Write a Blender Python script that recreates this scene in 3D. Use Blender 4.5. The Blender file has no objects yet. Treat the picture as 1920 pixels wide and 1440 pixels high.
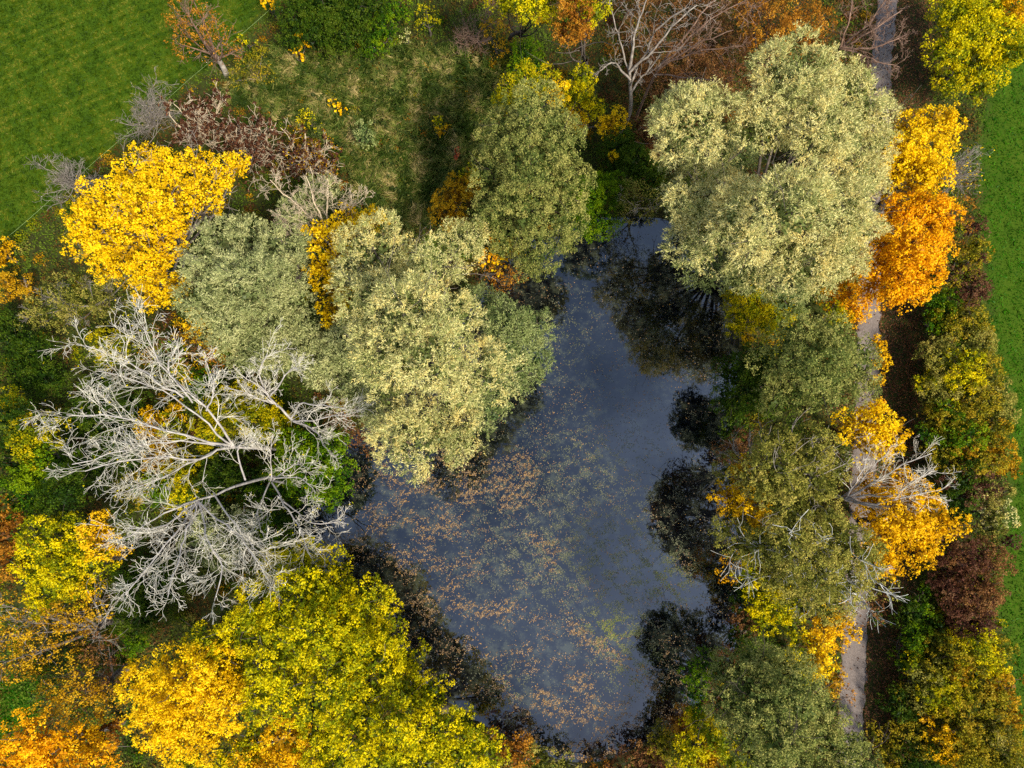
import bpy, math
import numpy as np
from mathutils import Vector, Matrix

# ------------------------------------------------------------------ camera, sky, sun, exposure
scene = bpy.context.scene
COL = scene.collection
CAM_H = 60.0
LENS, SENSOR = 24.0, 36.0
TILT = math.radians(12.5)
FPX = LENS / SENSOR * 1920.0

cam_data = bpy.data.cameras.new('camera')
cam_data.lens = LENS
cam_data.sensor_width = SENSOR
cam_data.clip_end = 2000.0
cam = bpy.data.objects.new('camera', cam_data)
cam.location = (0, 0, CAM_H)
cam.rotation_euler = (TILT, 0, 0)
COL.objects.link(cam)
scene.camera = cam

SUN_EL = math.radians(48)
SUN_AZ = math.radians(140)     # clockwise from +Y (photo up): light comes from the lower right
world = bpy.data.worlds.new('World')
scene.world = world
world.use_nodes = True
wn, wl = world.node_tree.nodes, world.node_tree.links
wn.clear()
w_out = wn.new('ShaderNodeOutputWorld')
w_bg = wn.new('ShaderNodeBackground')
w_sky = wn.new('ShaderNodeTexSky')
w_sky.sky_type = 'NISHITA'
w_sky.sun_disc = False
w_sky.sun_elevation = SUN_EL
w_sky.sun_rotation = SUN_AZ
w_sky.air_density = 1.0
w_sky.dust_density = 1.0
w_tc = wn.new('ShaderNodeTexCoord')
w_noise = wn.new('ShaderNodeTexNoise')
w_noise.inputs['Scale'].default_value = 2.6
w_noise.inputs['Detail'].default_value = 6.0
w_noise.inputs['Roughness'].default_value = 0.55
w_ramp = wn.new('ShaderNodeValToRGB')
w_ramp.color_ramp.elements[0].position = 0.38
w_ramp.color_ramp.elements[0].color = (0.0, 0.0, 0.0, 1)
w_ramp.color_ramp.elements[1].position = 0.72
w_ramp.color_ramp.elements[1].color = (0.7, 0.7, 0.7, 1)
w_mix = wn.new('ShaderNodeMix')
w_mix.data_type = 'RGBA'
wl.new(w_tc.outputs['Generated'], w_noise.inputs['Vector'])
wl.new(w_noise.outputs['Fac'], w_ramp.inputs['Fac'])
wl.new(w_ramp.outputs['Color'], w_mix.inputs['Factor'])
wl.new(w_sky.outputs['Color'], w_mix.inputs['A'])
w_mix.inputs['B'].default_value = (4.6, 5.8, 8.4, 1)      # thin bright cloud
wl.new(w_mix.outputs['Result'], w_bg.inputs['Color'])
w_bg.inputs['Strength'].default_value = 0.08
wl.new(w_bg.outputs['Background'], w_out.inputs['Surface'])

sun_data = bpy.data.lights.new('sun', 'SUN')
sun_data.energy = 2.8
sun_data.angle = math.radians(9)
sun_data.color = (1.0, 0.965, 0.89)
sun = bpy.data.objects.new('sun', sun_data)
sun_dir = Vector((math.sin(SUN_AZ) * math.cos(SUN_EL), math.cos(SUN_AZ) * math.cos(SUN_EL), math.sin(SUN_EL)))
sun.rotation_euler = sun_dir.to_track_quat('Z', 'Y').to_euler()
sun.location = (40, -40, 60)
COL.objects.link(sun)

vs = scene.view_settings
vs.view_transform = 'Standard'
vs.look = 'None'
vs.exposure = 1.35
vs.gamma = 1.0
vs.use_curve_mapping = False
scene.cycles.use_denoising = False
scene.cycles.max_bounces = 6
scene.cycles.diffuse_bounces = 3
scene.cycles.glossy_bounces = 2
scene.cycles.transmission_bounces = 3
scene.cycles.caustics_reflective = False
scene.cycles.caustics_refractive = False

# ------------------------------------------------------------------ helpers
CT, ST = math.cos(TILT), math.sin(TILT)


def at(px, py, z=0.0):
    """World point at height z seen at photograph pixel (px, py)."""
    x = (px - 960.0) / FPX
    y = (720.0 - py) / FPX
    d = np.array([x, y * CT + ST, y * ST - CT])
    t = (z - CAM_H) / d[2]
    return np.array([0, 0, CAM_H]) + d * t


def mpp(z, py=720.0):
    """Metres per photograph pixel at height z on image row py."""
    return (CAM_H - z) / (CT - (720.0 - py) / FPX * ST) / FPX


def lin(c):
    c = np.asarray(c, float) / 255.0
    return np.where(c <= 0.04045, c / 12.92, ((c + 0.055) / 1.055) ** 2.4)


def pnoise(p, scale, seed=0):
    """Cheap smooth noise in [0,1] for an (N,2|3) array: sum of rotated sines."""
    r = np.random.default_rng(seed + 991)
    out = np.zeros(len(p))
    amp, tot = 1.0, 0.0
    for o in range(4):
        for k in range(3):
            v = r.normal(size=p.shape[1])
            v /= np.linalg.norm(v)
            out += amp * np.sin(p @ v * (2 * math.pi / scale) * (1.0 + 0.3 * k) + r.uniform(0, 6.28))
        tot += amp * 1.7
        amp *= 0.6
        scale *= 0.52
    return np.clip(0.5 + 0.5 * out / tot, 0, 1)


def unit(v):
    return v / np.maximum(np.linalg.norm(v, axis=-1, keepdims=True), 1e-9)


def link(name, me, parent=None, loc=None):
    o = bpy.data.objects.new(name, me)
    COL.objects.link(o)
    if parent is not None:
        o.parent = parent
    if loc is not None:
        o.location = loc
    return o


def tag(o, label=None, cat=None, group=None, kind=None):
    if label:
        o['label'] = label
    if cat:
        o['category'] = cat
    if group:
        o['group'] = group
    if kind:
        o['kind'] = kind
    return o


def raw_mesh(name, verts, loops, starts, totals, mat, smooth=False, face_col=None):
    me = bpy.data.meshes.new(name)
    me.vertices.add(len(verts))
    me.vertices.foreach_set('co', np.ascontiguousarray(verts, dtype=np.float32).ravel())
    me.loops.add(len(loops))
    me.loops.foreach_set('vertex_index', np.ascontiguousarray(loops, dtype=np.int32))
    me.polygons.add(len(starts))
    me.polygons.foreach_set('loop_start', np.ascontiguousarray(starts, dtype=np.int32))
    if smooth:
        me.polygons.foreach_set('use_smooth', np.ones(len(starts), dtype=bool))
    me.update(calc_edges=True)
    if face_col is not None:
        a = me.attributes.new('Col', 'FLOAT_COLOR', 'FACE')
        c4 = np.ones((len(starts), 4), dtype=np.float32)
        c4[:, :3] = face_col
        a.data.foreach_set('color', c4.ravel())
    if mat:
        me.materials.append(mat)
    return me


def leaf_mesh(name, c, axis, nrm, L, W, col, mat, fold=0.18, diamond=False):
    """Leaves from arrays: centre, long axis, normal, length, width, colour; pointed triangles, or folded diamonds."""
    axis = unit(axis)
    side = unit(np.cross(nrm, axis))
    n = np.cross(axis, side)
    L = np.asarray(L)[:, None]
    W = np.asarray(W)[:, None]
    N = len(c)
    k = 4 if diamond else 3
    v = np.empty((N, k, 3), dtype=np.float32)
    if diamond:
        v[:, 0] = c - axis * L * 0.5
        v[:, 1] = c + side * W * 0.5 + n * W * fold - axis * L * 0.06
        v[:, 2] = c + axis * L * 0.5
        v[:, 3] = c - side * W * 0.5 + n * W * fold - axis * L * 0.06
    else:
        v[:, 0] = c - axis * L * 0.42 - side * W * 0.5
        v[:, 1] = c - axis * L * 0.30 + side * W * 0.5
        v[:, 2] = c + axis * L * 0.58
    return raw_mesh(name, v.reshape(-1, 3), np.arange(N * k), np.arange(N) * k, None, mat, face_col=col)


def tube_mesh(name, polys, mat, sides=5):
    """polys: list of (points (M,n,3), radii (M,n)). All become tapered tubes in one mesh."""
    V, Lp, S = [], [], []
    vo, lo = 0, 0
    for P, R in polys:
        M, n, _ = P.shape
        if M == 0:
            continue
        k = sides
        T = np.empty_like(P)
        T[:, 1:-1] = P[:, 2:] - P[:, :-2]
        T[:, 0] = P[:, 1] - P[:, 0]
        T[:, -1] = P[:, -1] - P[:, -2]
        T = unit(T)
        ref = np.where(np.abs(T[..., 2:3]) > 0.9, np.array([1.0, 0, 0]), np.array([0, 0, 1.0]))
        A = unit(np.cross(T, ref))
        B = np.cross(T, A)
        ang = np.arange(k) * 2 * math.pi / k
        ring = A[:, :, None, :] * np.cos(ang)[None, None, :, None] + B[:, :, None, :] * np.sin(ang)[None, None, :, None]
        v = P[:, :, None, :] + ring * R[:, :, None, None]
        V.append(v.reshape(-1, 3))
        idx = np.arange(M * n * k).reshape(M, n, k) + vo
        a = idx[:, :-1, :]
        b = idx[:, 1:, :]
        q = np.stack([a, np.roll(a, -1, 2), np.roll(b, -1, 2), b], -1).reshape(-1, 4)
        Lp.append(q.ravel())
        S.append(np.arange(len(q)) * 4 + lo)
        lo += len(q) * 4
        vo += M * n * k
    V = np.concatenate(V)
    Lp = np.concatenate(Lp)
    S = np.concatenate(S)
    return raw_mesh(name, V, Lp, S, None, mat, smooth=True)


def path_points(pts, n):
    """Resample a polyline (list of 3-vectors) with a Catmull-Rom-like smooth curve to n points."""
    pts = np.asarray(pts, float)
    seg = np.linalg.norm(np.diff(pts, axis=0), axis=1)
    s = np.concatenate([[0], np.cumsum(seg)])
    t = np.linspace(0, s[-1], n)
    out = np.stack([np.interp(t, s, pts[:, i]) for i in range(3)], 1)
    for _ in range(2):
        o2 = out.copy()
        o2[1:-1] = 0.25 * out[:-2] + 0.5 * out[1:-1] + 0.25 * out[2:]
        out = o2
    return out


def spawn(rng, P, R, per, n, lrange, ang=(25, 60), curl=0.35, lift=0.0, tmin=0.15, rfac=0.6, out_bias=None):
    """Children branches off parents P (M,m,3), R (M,m). Returns (Pc, Rc)."""
    M, m, _ = P.shape
    plen = np.linalg.norm(np.diff(P, axis=1), axis=2).sum(1)
    par = np.repeat(np.arange(M), per)
    K = len(par)
    if K == 0:
        return np.zeros((0, n, 3)), np.zeros((0, n))
    t = tmin + (1 - tmin) * rng.random(K) ** 0.85
    f = t * (m - 1) * 0.999
    i = f.astype(int)
    w = (f - i)[:, None]
    start = P[par, i] * (1 - w) + P[par, i + 1] * w
    rad = R[par, i] * (1 - w[:, 0]) + R[par, i + 1] * w[:, 0]
    tan = unit(P[par, i + 1] - P[par, i])
    rnd = unit(rng.normal(size=(K, 3)))
    perp = unit(np.cross(tan, rnd))
    a = np.radians(rng.uniform(*ang, size=K))[:, None]
    d = unit(tan * np.cos(a) + perp * np.sin(a))
    L = plen[par] * rng.uniform(*lrange, size=K) * (1.15 - 0.55 * t)
    Pc = np.empty((K, n, 3))
    Pc[:, 0] = start
    for j in range(1, n):
        d = unit(d + rng.normal(size=(K, 3)) * curl + np.array([0, 0, lift]))
        Pc[:, j] = Pc[:, j - 1] + d * (L / (n - 1))[:, None]
    r0 = np.maximum(rad * rfac, 0.009)
    Rc = r0[:, None] * np.linspace(1, 0.35, n)[None]
    return Pc, Rc


# ------------------------------------------------------------------ materials
def new_mat(name):
    m = bpy.data.materials.new(name)
    m.use_nodes = True
    nt = m.node_tree
    nt.nodes.clear()
    out = nt.nodes.new('ShaderNodeOutputMaterial')
    return m, nt.nodes, nt.links, out


def leaf_material(name, transl=0.3, gloss=0.05, rough=0.45):
    m, n, l, out = new_mat(name)
    at_ = n.new('ShaderNodeAttribute')
    at_.attribute_name = 'Col'
    dif = n.new('ShaderNodeBsdfDiffuse')
    tr = n.new('ShaderNodeBsdfTranslucent')
    gl = n.new('ShaderNodeBsdfGlossy')
    gl.inputs['Roughness'].default_value = rough
    mx = n.new('ShaderNodeMixShader')
    mx.inputs['Fac'].default_value = transl
    mg = n.new('ShaderNodeMixShader')
    mg.inputs['Fac'].default_value = gloss
    l.new(at_.outputs['Color'], dif.inputs['Color'])
    l.new(at_.outputs['Color'], tr.inputs['Color'])
    l.new(dif.outputs[0], mx.inputs[1])
    l.new(tr.outputs[0], mx.inputs[2])
    l.new(mx.outputs[0], mg.inputs[1])
    l.new(gl.outputs[0], mg.inputs[2])
    l.new(mg.outputs[0], out.inputs['Surface'])
    return m


def bark_material(name, c1, c2, scale=3.0):
    m, n, l, out = new_mat(name)
    tc = n.new('ShaderNodeTexCoord')
    no = n.new('ShaderNodeTexNoise')
    no.inputs['Scale'].default_value = scale
    no.inputs['Detail'].default_value = 5
    rp = n.new('ShaderNodeValToRGB')
    rp.color_ramp.elements[0].position = 0.35
    rp.color_ramp.elements[0].color = (*lin(c1), 1)
    rp.color_ramp.elements[1].position = 0.65
    rp.color_ramp.elements[1].color = (*lin(c2), 1)
    b = n.new('ShaderNodeBsdfPrincipled')
    b.inputs['Roughness'].default_value = 0.85
    b.inputs['Specular IOR Level'].default_value = 0.15
    l.new(tc.outputs['Object'], no.inputs['Vector'])
    l.new(no.outputs['Fac'], rp.inputs['Fac'])
    l.new(rp.outputs['Color'], b.inputs['Base Color'])
    l.new(b.outputs[0], out.inputs['Surface'])
    return m


LEAF = leaf_material('leaf', gloss=0.004)
WILLOW_LEAF = leaf_material('willow_leaf', transl=0.25, gloss=0.008, rough=0.45)
LITTER = leaf_material('fallen_leaf', transl=0.1, gloss=0.01)
GRASS = leaf_material('grass_blade', transl=0.25, gloss=0.004)
BARK = bark_material('bark', (74, 64, 54), (112, 100, 88))
BARK_DARK = bark_material('dark_bark', (48, 40, 34), (80, 68, 58))
BARK_PALE = bark_material('pale_bark', (128, 116, 100), (176, 164, 146))
DEADWOOD = bark_material('weathered_deadwood', (132, 124, 116), (176, 166, 154), 1.6)
DEADTWIG = bark_material('bleached_twig', (188, 176, 152), (230, 220, 198), 2.5)
TWIG_GREY = bark_material('grey_twig', (112, 100, 88), (150, 138, 122))
TWIG_BROWN = bark_material('brown_twig', (104, 78, 62), (146, 116, 94))
TWIG_BUFF = bark_material('buff_twig', (164, 142, 112), (206, 184, 150))
BIRCH = bark_material('birch_bark', (150, 146, 134), (226, 220, 206), 2.0)

# ------------------------------------------------------------------ ground, pond, path
SHORE_PX = [(1080, 412), (1180, 404), (1270, 415), (1345, 475), (1382, 560), (1386, 680), (1372, 780), (1366, 880),
            (1380, 990), (1395, 1080), (1388, 1170), (1365, 1260), (1300, 1330), (1225, 1385), (1150, 1422), (1088, 1434),
            (1025, 1415), (935, 1372), (850, 1325), (775, 1262), (690, 1165), (620, 1095), (565, 1030), (560, 935), (625, 850),
            (690, 790), (770, 725), (840, 665), (870, 600), (900, 535), (960, 475), (1030, 428)]
WATER_Z = -0.40
SHORE = np.array([at(x, y, WATER_Z)[:2] for x, y in SHORE_PX])


def smooth_closed(p, it=2):
    for _ in range(it):
        q = np.roll(p, -1, 0)
        p = np.stack([0.75 * p + 0.25 * q, 0.25 * p + 0.75 * q], 1).reshape(-1, 2)
    return p


SHORE = smooth_closed(SHORE, 2)


def poly_sd(pts, poly):
    """Signed distance to a closed polygon, negative inside."""
    a = poly
    b = np.roll(poly, -1, 0)
    best = np.full(len(pts), 1e9)
    inside = np.zeros(len(pts), bool)
    x, y = pts[:, 0], pts[:, 1]
    for i in range(len(a)):
        e = b[i] - a[i]
        w = pts - a[i]
        t = np.clip((w @ e) / (e @ e + 1e-12), 0, 1)
        d = w - t[:, None] * e
        best = np.minimum(best, (d * d).sum(1))
        c = ((a[i, 1] > y) != (b[i, 1] > y))
        xi = a[i, 0] + (y - a[i, 1]) * e[0] / (e[1] if abs(e[1]) > 1e-12 else 1e-12)
        inside ^= c & (x < xi)
    s = np.sqrt(best)
    return np.where(inside, -s, s)


def px_poly(px):
    return np.array([at(x, y)[:2] for x, y in px])


FIELD_L = px_poly([(-900, -700), (505, -700), (505, 10), (455, 75), (390, 130), (330, 165), (235, 250), (165, 330), (95, 390),
                   (30, 440), (-60, 520), (-900, 900)])
FIELD_R = px_poly([(1870, -800), (1868, 120), (1838, 260), (1840, 420), (1852, 620), (1880, 730), (1896, 850), (1888, 960),
                   (1870, 1100), (1878, 1200), (1905, 1330), (1925, 1500), (1960, 2400), (3200, 2400), (3200, -800)])
FIELD_SW = px_poly([(-200, 1280), (60, 1280), (70, 1320), (30, 1400), (-20, 1420), (-200, 1420)])
GLADE = px_poly([(470, 170), (500, 130), (560, 105), (600, 130), (570, 165), (500, 195)])


def ground_z(pts):
    sd = poly_sd(pts, SHORE)
    z = 0.10 * (pnoise(pts, 9.0, 3) - 0.5) + 0.16 * (pnoise(pts, 26.0, 5) - 0.5)
    s = np.clip((sd + 0.0) / 1.6, -1.6, 1.0)
    bank = WATER_Z + (0 - WATER_Z) * np.clip(s, 0, 1) ** 0.7 + np.where(s < 0, s * 0.9, 0)
    w = np.clip(s, 0, 1)
    return bank + z * w


def gz(x, y):
    return float(ground_z(np.array([[x, y]]))[0])


gx = np.concatenate([[-400, -250, -150, -100, -75], np.arange(-62, 62.01, 0.75), [75, 100, 150, 250, 400]])
gy = np.concatenate([[-400, -250, -150, -100, -60, -40], np.arange(-30, 70.01, 0.75), [80, 100, 150, 250, 400]])
GX, GY = np.meshgrid(gx, gy)
gp = np.stack([GX.ravel(), GY.ravel()], 1)
gzv = ground_z(gp)
nx, ny = len(gx), len(gy)
idx = np.arange(nx * ny).reshape(ny, nx)
q = np.stack([idx[:-1, :-1], idx[:-1, 1:], idx[1:, 1:], idx[1:, :-1]], -1).reshape(-1, 4)


def ground_material():
    m, n, l, out = new_mat('ground_cover')
    tc = n.new('ShaderNodeTexCoord')

    def noise(scale, detail=6, rough=0.6):
        x = n.new('ShaderNodeTexNoise')
        x.inputs['Scale'].default_value = scale
        x.inputs['Detail'].default_value = detail
        x.inputs['Roughness'].default_value = rough
        l.new(tc.outputs['Object'], x.inputs['Vector'])
        return x

    def ramp(src, stops):
        r = n.new('ShaderNodeValToRGB')
        els = r.color_ramp.elements
        while len(els) < len(stops):
            els.new(0.5)
        for e, (p, c) in zip(els, stops):
            e.position = p
            e.color = (*lin(c), 1)
        l.new(src, r.inputs['Fac'])
        return r

    def mix(fac, a, b):
        x = n.new('ShaderNodeMix')
        x.data_type = 'RGBA'
        l.new(fac, x.inputs['Factor'])
        l.new(a, x.inputs['A'])
        l.new(b, x.inputs['B'])
        return x.outputs['Result']
    n1, n2 = noise(0.35), noise(5.0, 8, 0.7)
    grass_a = ramp(n1.outputs['Fac'], [(0.3, (44, 66, 6)), (0.5, (58, 78, 8)), (0.7, (74, 88, 16))])
    grass_b = ramp(n2.outputs['Fac'], [(0.3, (32, 54, 6)), (0.7, (70, 94, 16))])
    half = n.new('ShaderNodeValue')
    half.outputs[0].default_value = 0.5
    grass = mix(half.outputs[0], grass_a.outputs['Color'], grass_b.outputs['Color'])
    n3 = noise(1.4)
    soil = ramp(n3.outputs['Fac'], [(0.3, (40, 36, 18)), (0.5, (52, 54, 22)), (0.7, (56, 66, 22))])
    mud = ramp(n3.outputs['Fac'], [(0.3, (30, 24, 18)), (0.7, (52, 42, 30))])
    am = n.new('ShaderNodeAttribute')
    am.attribute_name = 'meadow'
    ab = n.new('ShaderNodeAttribute')
    ab.attribute_name = 'wet'
    c = mix(am.outputs['Fac'], soil.outputs['Color'], grass)
    c = mix(ab.outputs['Fac'], c, mud.outputs['Color'])
    b = n.new('ShaderNodeBsdfPrincipled')
    b.inputs['Roughness'].default_value = 0.95
    b.inputs['Specular IOR Level'].default_value = 0.08
    bump = n.new('ShaderNodeBump')
    bump.inputs['Strength'].default_value = 0.6
    bump.inputs['Distance'].default_value = 0.08
    l.new(n2.outputs['Fac'], bump.inputs['Height'])
    l.new(bump.outputs['Normal'], b.inputs['Normal'])
    l.new(c, b.inputs['Base Color'])
    l.new(b.outputs[0], out.inputs['Surface'])
    return m


me = raw_mesh('ground', np.column_stack([gp, gzv]), q.ravel(), np.arange(len(q)) * 4, None, ground_material(), smooth=True)
jit = (pnoise(gp, 3.0, 11) - 0.5) * 3.0
sdl = np.minimum(np.minimum(poly_sd(gp, FIELD_L), poly_sd(gp, FIELD_R)), np.minimum(poly_sd(gp, FIELD_SW), poly_sd(gp, GLADE)))
meadow = np.clip(0.5 - (sdl + jit * 0.5) / 1.6, 0, 1)
wet = np.clip(0.6 - poly_sd(gp, SHORE) / 1.5, 0, 1)
for nm, arr in (('meadow', meadow), ('wet', wet)):
    a = me.attributes.new(nm, 'FLOAT', 'POINT')
    a.data.foreach_set('value', arr.astype(np.float32))
tag(link('ground', me), 'green meadow and dark woodland floor around the pond', 'ground', kind='structure')


def water_material():
    m, n, l, out = new_mat('pond_water')
    tc = n.new('ShaderNodeTexCoord')
    n1 = n.new('ShaderNodeTexNoise')
    n1.inputs['Scale'].default_value = 0.9
    n1.inputs['Detail'].default_value = 10
    n1.inputs['Roughness'].default_value = 0.74
    l.new(tc.outputs['Object'], n1.inputs['Vector'])
    r1 = n.new('ShaderNodeValToRGB')
    els = r1.color_ramp.elements
    els[0].position = 0.44
    els[0].color = (*lin((5, 6, 9)), 1)
    els[1].position = 0.62
    els[1].color = (*lin((52, 54, 40)), 1)
    e = els.new(0.52)
    e.color = (*lin((16, 18, 18)), 1)
    l.new(n1.outputs['Fac'], r1.inputs['Fac'])
    dif = n.new('ShaderNodeBsdfDiffuse')
    l.new(r1.outputs['Color'], dif.inputs['Color'])
    gl = n.new('ShaderNodeBsdfGlossy')
    gl.inputs['Roughness'].default_value = 0.015
    n2 = n.new('ShaderNodeTexNoise')
    n2.inputs['Scale'].default_value = 1.3
    n2.inputs['Detail'].default_value = 3
    l.new(tc.outputs['Object'], n2.inputs['Vector'])
    bump = n.new('ShaderNodeBump')
    bump.inputs['Strength'].default_value = 0.03
    bump.inputs['Distance'].default_value = 0.05
    l.new(n2.outputs['Fac'], bump.inputs['Height'])
    l.new(bump.outputs['Normal'], gl.inputs['Normal'])
    mx = n.new('ShaderNodeMixShader')
    mx.inputs['Fac'].default_value = 0.15
    l.new(dif.outputs[0], mx.inputs[1])
    l.new(gl.outputs[0], mx.inputs[2])
    l.new(mx.outputs[0], out.inputs['Surface'])
    return m


ctr = SHORE.mean(0)
wp = SHORE + unit(SHORE - ctr) * 1.6
wv = np.column_stack([wp, np.full(len(wp), WATER_Z)])
me = raw_mesh('pond_water', wv, np.arange(len(wv)), np.array([0]), None, water_material())
tag(link('pond_water', me), 'still dark pond water mirroring blue sky and shore trees', 'water', kind='structure')

PATH_R = [(1692, -250), (1686, 0), (1674, 120), (1664, 300), (1656, 500), (1652, 600), (1649, 750), (1641, 950), (1632, 1130),
          (1623, 1340), (1618, 1440), (1608, 1700)]
pr = np.array([at(x, y)[:2] for x, y in PATH_R])
ts = np.linspace(0, len(pr) - 1, 260)
pr = np.stack([np.interp(ts, np.arange(len(pr)), pr[:, i]) for i in range(2)], 1)
PATH_W = 2.3
PATH_C = pr - np.array([PATH_W / 2, 0])


def path_material():
    m, n, l, out = new_mat('gravel')
    tc = n.new('ShaderNodeTexCoord')
    a = n.new('ShaderNodeTexNoise')
    a.inputs['Scale'].default_value = 9
    a.inputs['Detail'].default_value = 8
    a.inputs['Roughness'].default_value = 0.75
    b2 = n.new('ShaderNodeTexNoise')
    b2.inputs['Scale'].default_value = 0.8
    l.new(tc.outputs['Object'], a.inputs['Vector'])
    l.new(tc.outputs['Object'], b2.inputs['Vector'])
    r = n.new('ShaderNodeValToRGB')
    r.color_ramp.elements[0].position = 0.3
    r.color_ramp.elements[0].color = (*lin((92, 82, 74)), 1)
    r.color_ramp.elements[1].position = 0.7
    r.color_ramp.elements[1].color = (*lin((146, 132, 120)), 1)
    r2 = n.new('ShaderNodeValToRGB')
    r2.color_ramp.elements[0].color = (0.75, 0.72, 0.7, 1)
    r2.color_ramp.elements[1].color = (1, 1, 1, 1)
    l.new(a.outputs['Fac'], r.inputs['Fac'])
    l.new(b2.outputs['Fac'], r2.inputs['Fac'])
    mx = n.new('ShaderNodeMix')
    mx.data_type = 'RGBA'
    mx.blend_type = 'MULTIPLY'
    mx.inputs['Factor'].default_value = 1
    l.new(r.outputs['Color'], mx.inputs['A'])
    l.new(r2.outputs['Color'], mx.inputs['B'])
    b = n.new('ShaderNodeBsdfPrincipled')
    b.inputs['Roughness'].default_value = 0.95
    b.inputs['Specular IOR Level'].default_value = 0.08
    bp = n.new('ShaderNodeBump')
    bp.inputs['Strength'].default_value = 0.5
    bp.inputs['Distance'].default_value = 0.03
    l.new(a.outputs['Fac'], bp.inputs['Height'])
    l.new(bp.outputs['Normal'], b.inputs['Normal'])
    l.new(mx.outputs['Result'], b.inputs['Base Color'])
    l.new(b.outputs[0], out.inputs['Surface'])
    return m


rows = []
rngp = np.random.default_rng(5)
for k, t in enumerate(np.linspace(-1, 1, 9)):
    wob = (pnoise(PATH_C, 2.2, 40 + (k > 4)) - 0.5) * 0.5 * abs(t) ** 3
    p = PATH_C + np.column_stack([t * PATH_W / 2 + wob, np.zeros(len(PATH_C))])
    z = ground_z(p) + 0.05 + 0.03 * (1 - t * t)
    if k in (0, 8):
        z -= 0.09
    rows.append(np.column_stack([p, z]))
V = np.stack(rows, 1)
idx = np.arange(V.shape[0] * 9).reshape(-1, 9)
q = np.stack([idx[:-1, :-1], idx[1:, :-1], idx[1:, 1:], idx[:-1, 1:]], -1).reshape(-1, 4)
me = raw_mesh('gravel_path', V.reshape(-1, 3), q.ravel(), np.arange(len(q)) * 4, None, path_material(), smooth=True)
tag(link('gravel_path', me), 'straight pale gravel track running beside the hedge', 'path', kind='structure')


def path_dx(pts):
    """x distance from the path centre line."""
    o = np.argsort(PATH_C[:, 1])
    return pts[:, 0] - np.interp(pts[:, 1], PATH_C[o, 1], PATH_C[o, 0])


# ------------------------------------------------------------------ plants
# palettes: leaf colours with the darkest tone first, photo-independent leaf albedo in sRGB
PAL = {
    'willow': [(98, 106, 50), (150, 152, 82), (194, 188, 110), (224, 211, 140), (228, 203, 114)],
    'willow_g': [(78, 94, 48), (112, 126, 64), (146, 154, 86), (174, 174, 106)],
    'silver': [(98, 106, 58), (138, 144, 82), (176, 176, 110), (206, 198, 132)],
    'alder': [(76, 88, 36), (108, 116, 52), (142, 142, 68), (172, 162, 84)],
    'green':    [(44, 72, 12), (68, 98, 16), (96, 122, 22), (126, 142, 28)],
    'deep':     [(32, 50, 14), (48, 68, 20), (66, 86, 26), (88, 100, 36)],
    'olive': [(84, 86, 28), (118, 116, 42), (150, 142, 56), (174, 156, 70)],
    'lime':     [(96, 106, 6), (140, 140, 8), (176, 160, 12), (202, 176, 16)],
    'limegold': [(100, 108, 4), (152, 150, 6), (196, 180, 8), (228, 202, 14)],
    'yellow':   [(176, 134, 4), (222, 174, 6), (246, 200, 10), (250, 214, 34)],
    'gold':     [(164, 118, 6), (212, 158, 8), (240, 184, 10), (246, 200, 26)],
    'orange': [(196, 128, 6), (230, 156, 8), (246, 178, 12), (250, 194, 24)],
    'rust':     [(110, 66, 18), (148, 92, 24), (178, 116, 30), (198, 140, 40)],
    'brown':    [(76, 48, 26), (104, 66, 36), (130, 86, 46), (146, 104, 54)],
    'plum':     [(58, 34, 24), (82, 48, 34), (108, 66, 46), (124, 88, 58)],
    'amber':    [(128, 90, 10), (168, 122, 14), (198, 148, 20), (212, 168, 30)],
    'hedge':    [(68, 70, 20), (104, 100, 30), (138, 126, 40), (160, 146, 52), (168, 138, 50)],
    'red': [(146, 66, 40), (178, 86, 52), (198, 108, 64)],
}


def vivid(c, k=1.16):
    g = c @ np.array([0.3, 0.6, 0.1])
    return np.clip(g[:, None] + (c - g[:, None]) * k, 0.003, 0.95)


PAL = {k: vivid(lin(v), {'green': 1.1, 'deep': 1.1, 'lime': 1.1, 'limegold': 1.1, 'hedge': 1.08}.get(k, 1.0)) for k, v in PAL.items()}
# leaf styles: tuft radius, leaf length, leaf width, tuft cover, leaf cover
STYLE = {
    'maple':  dict(t=0.46, L=0.165, W=0.15, tc=1.35, lc=1.2, up=0.5),
    'broad':  dict(t=0.44, L=0.15, W=0.115, tc=1.3, lc=1.2, up=0.45),
    'fine':   dict(t=0.38, L=0.125, W=0.09, tc=1.3, lc=1.15, up=0.35),
    'willow': dict(t=0.44, L=0.18, W=0.056, tc=1.35, lc=1.2, up=0.25),
    'sparse': dict(t=0.45, L=0.14, W=0.11, tc=0.75, lc=0.50, up=0.40),
    'shrub':  dict(t=0.36, L=0.14, W=0.11, tc=1.2, lc=1.1, up=0.45),
    'big':    dict(t=0.42, L=0.28, W=0.26, tc=1.2, lc=0.80, up=0.70),
}
N_LEAVES = 0
LEAFQ = 1.35


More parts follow.
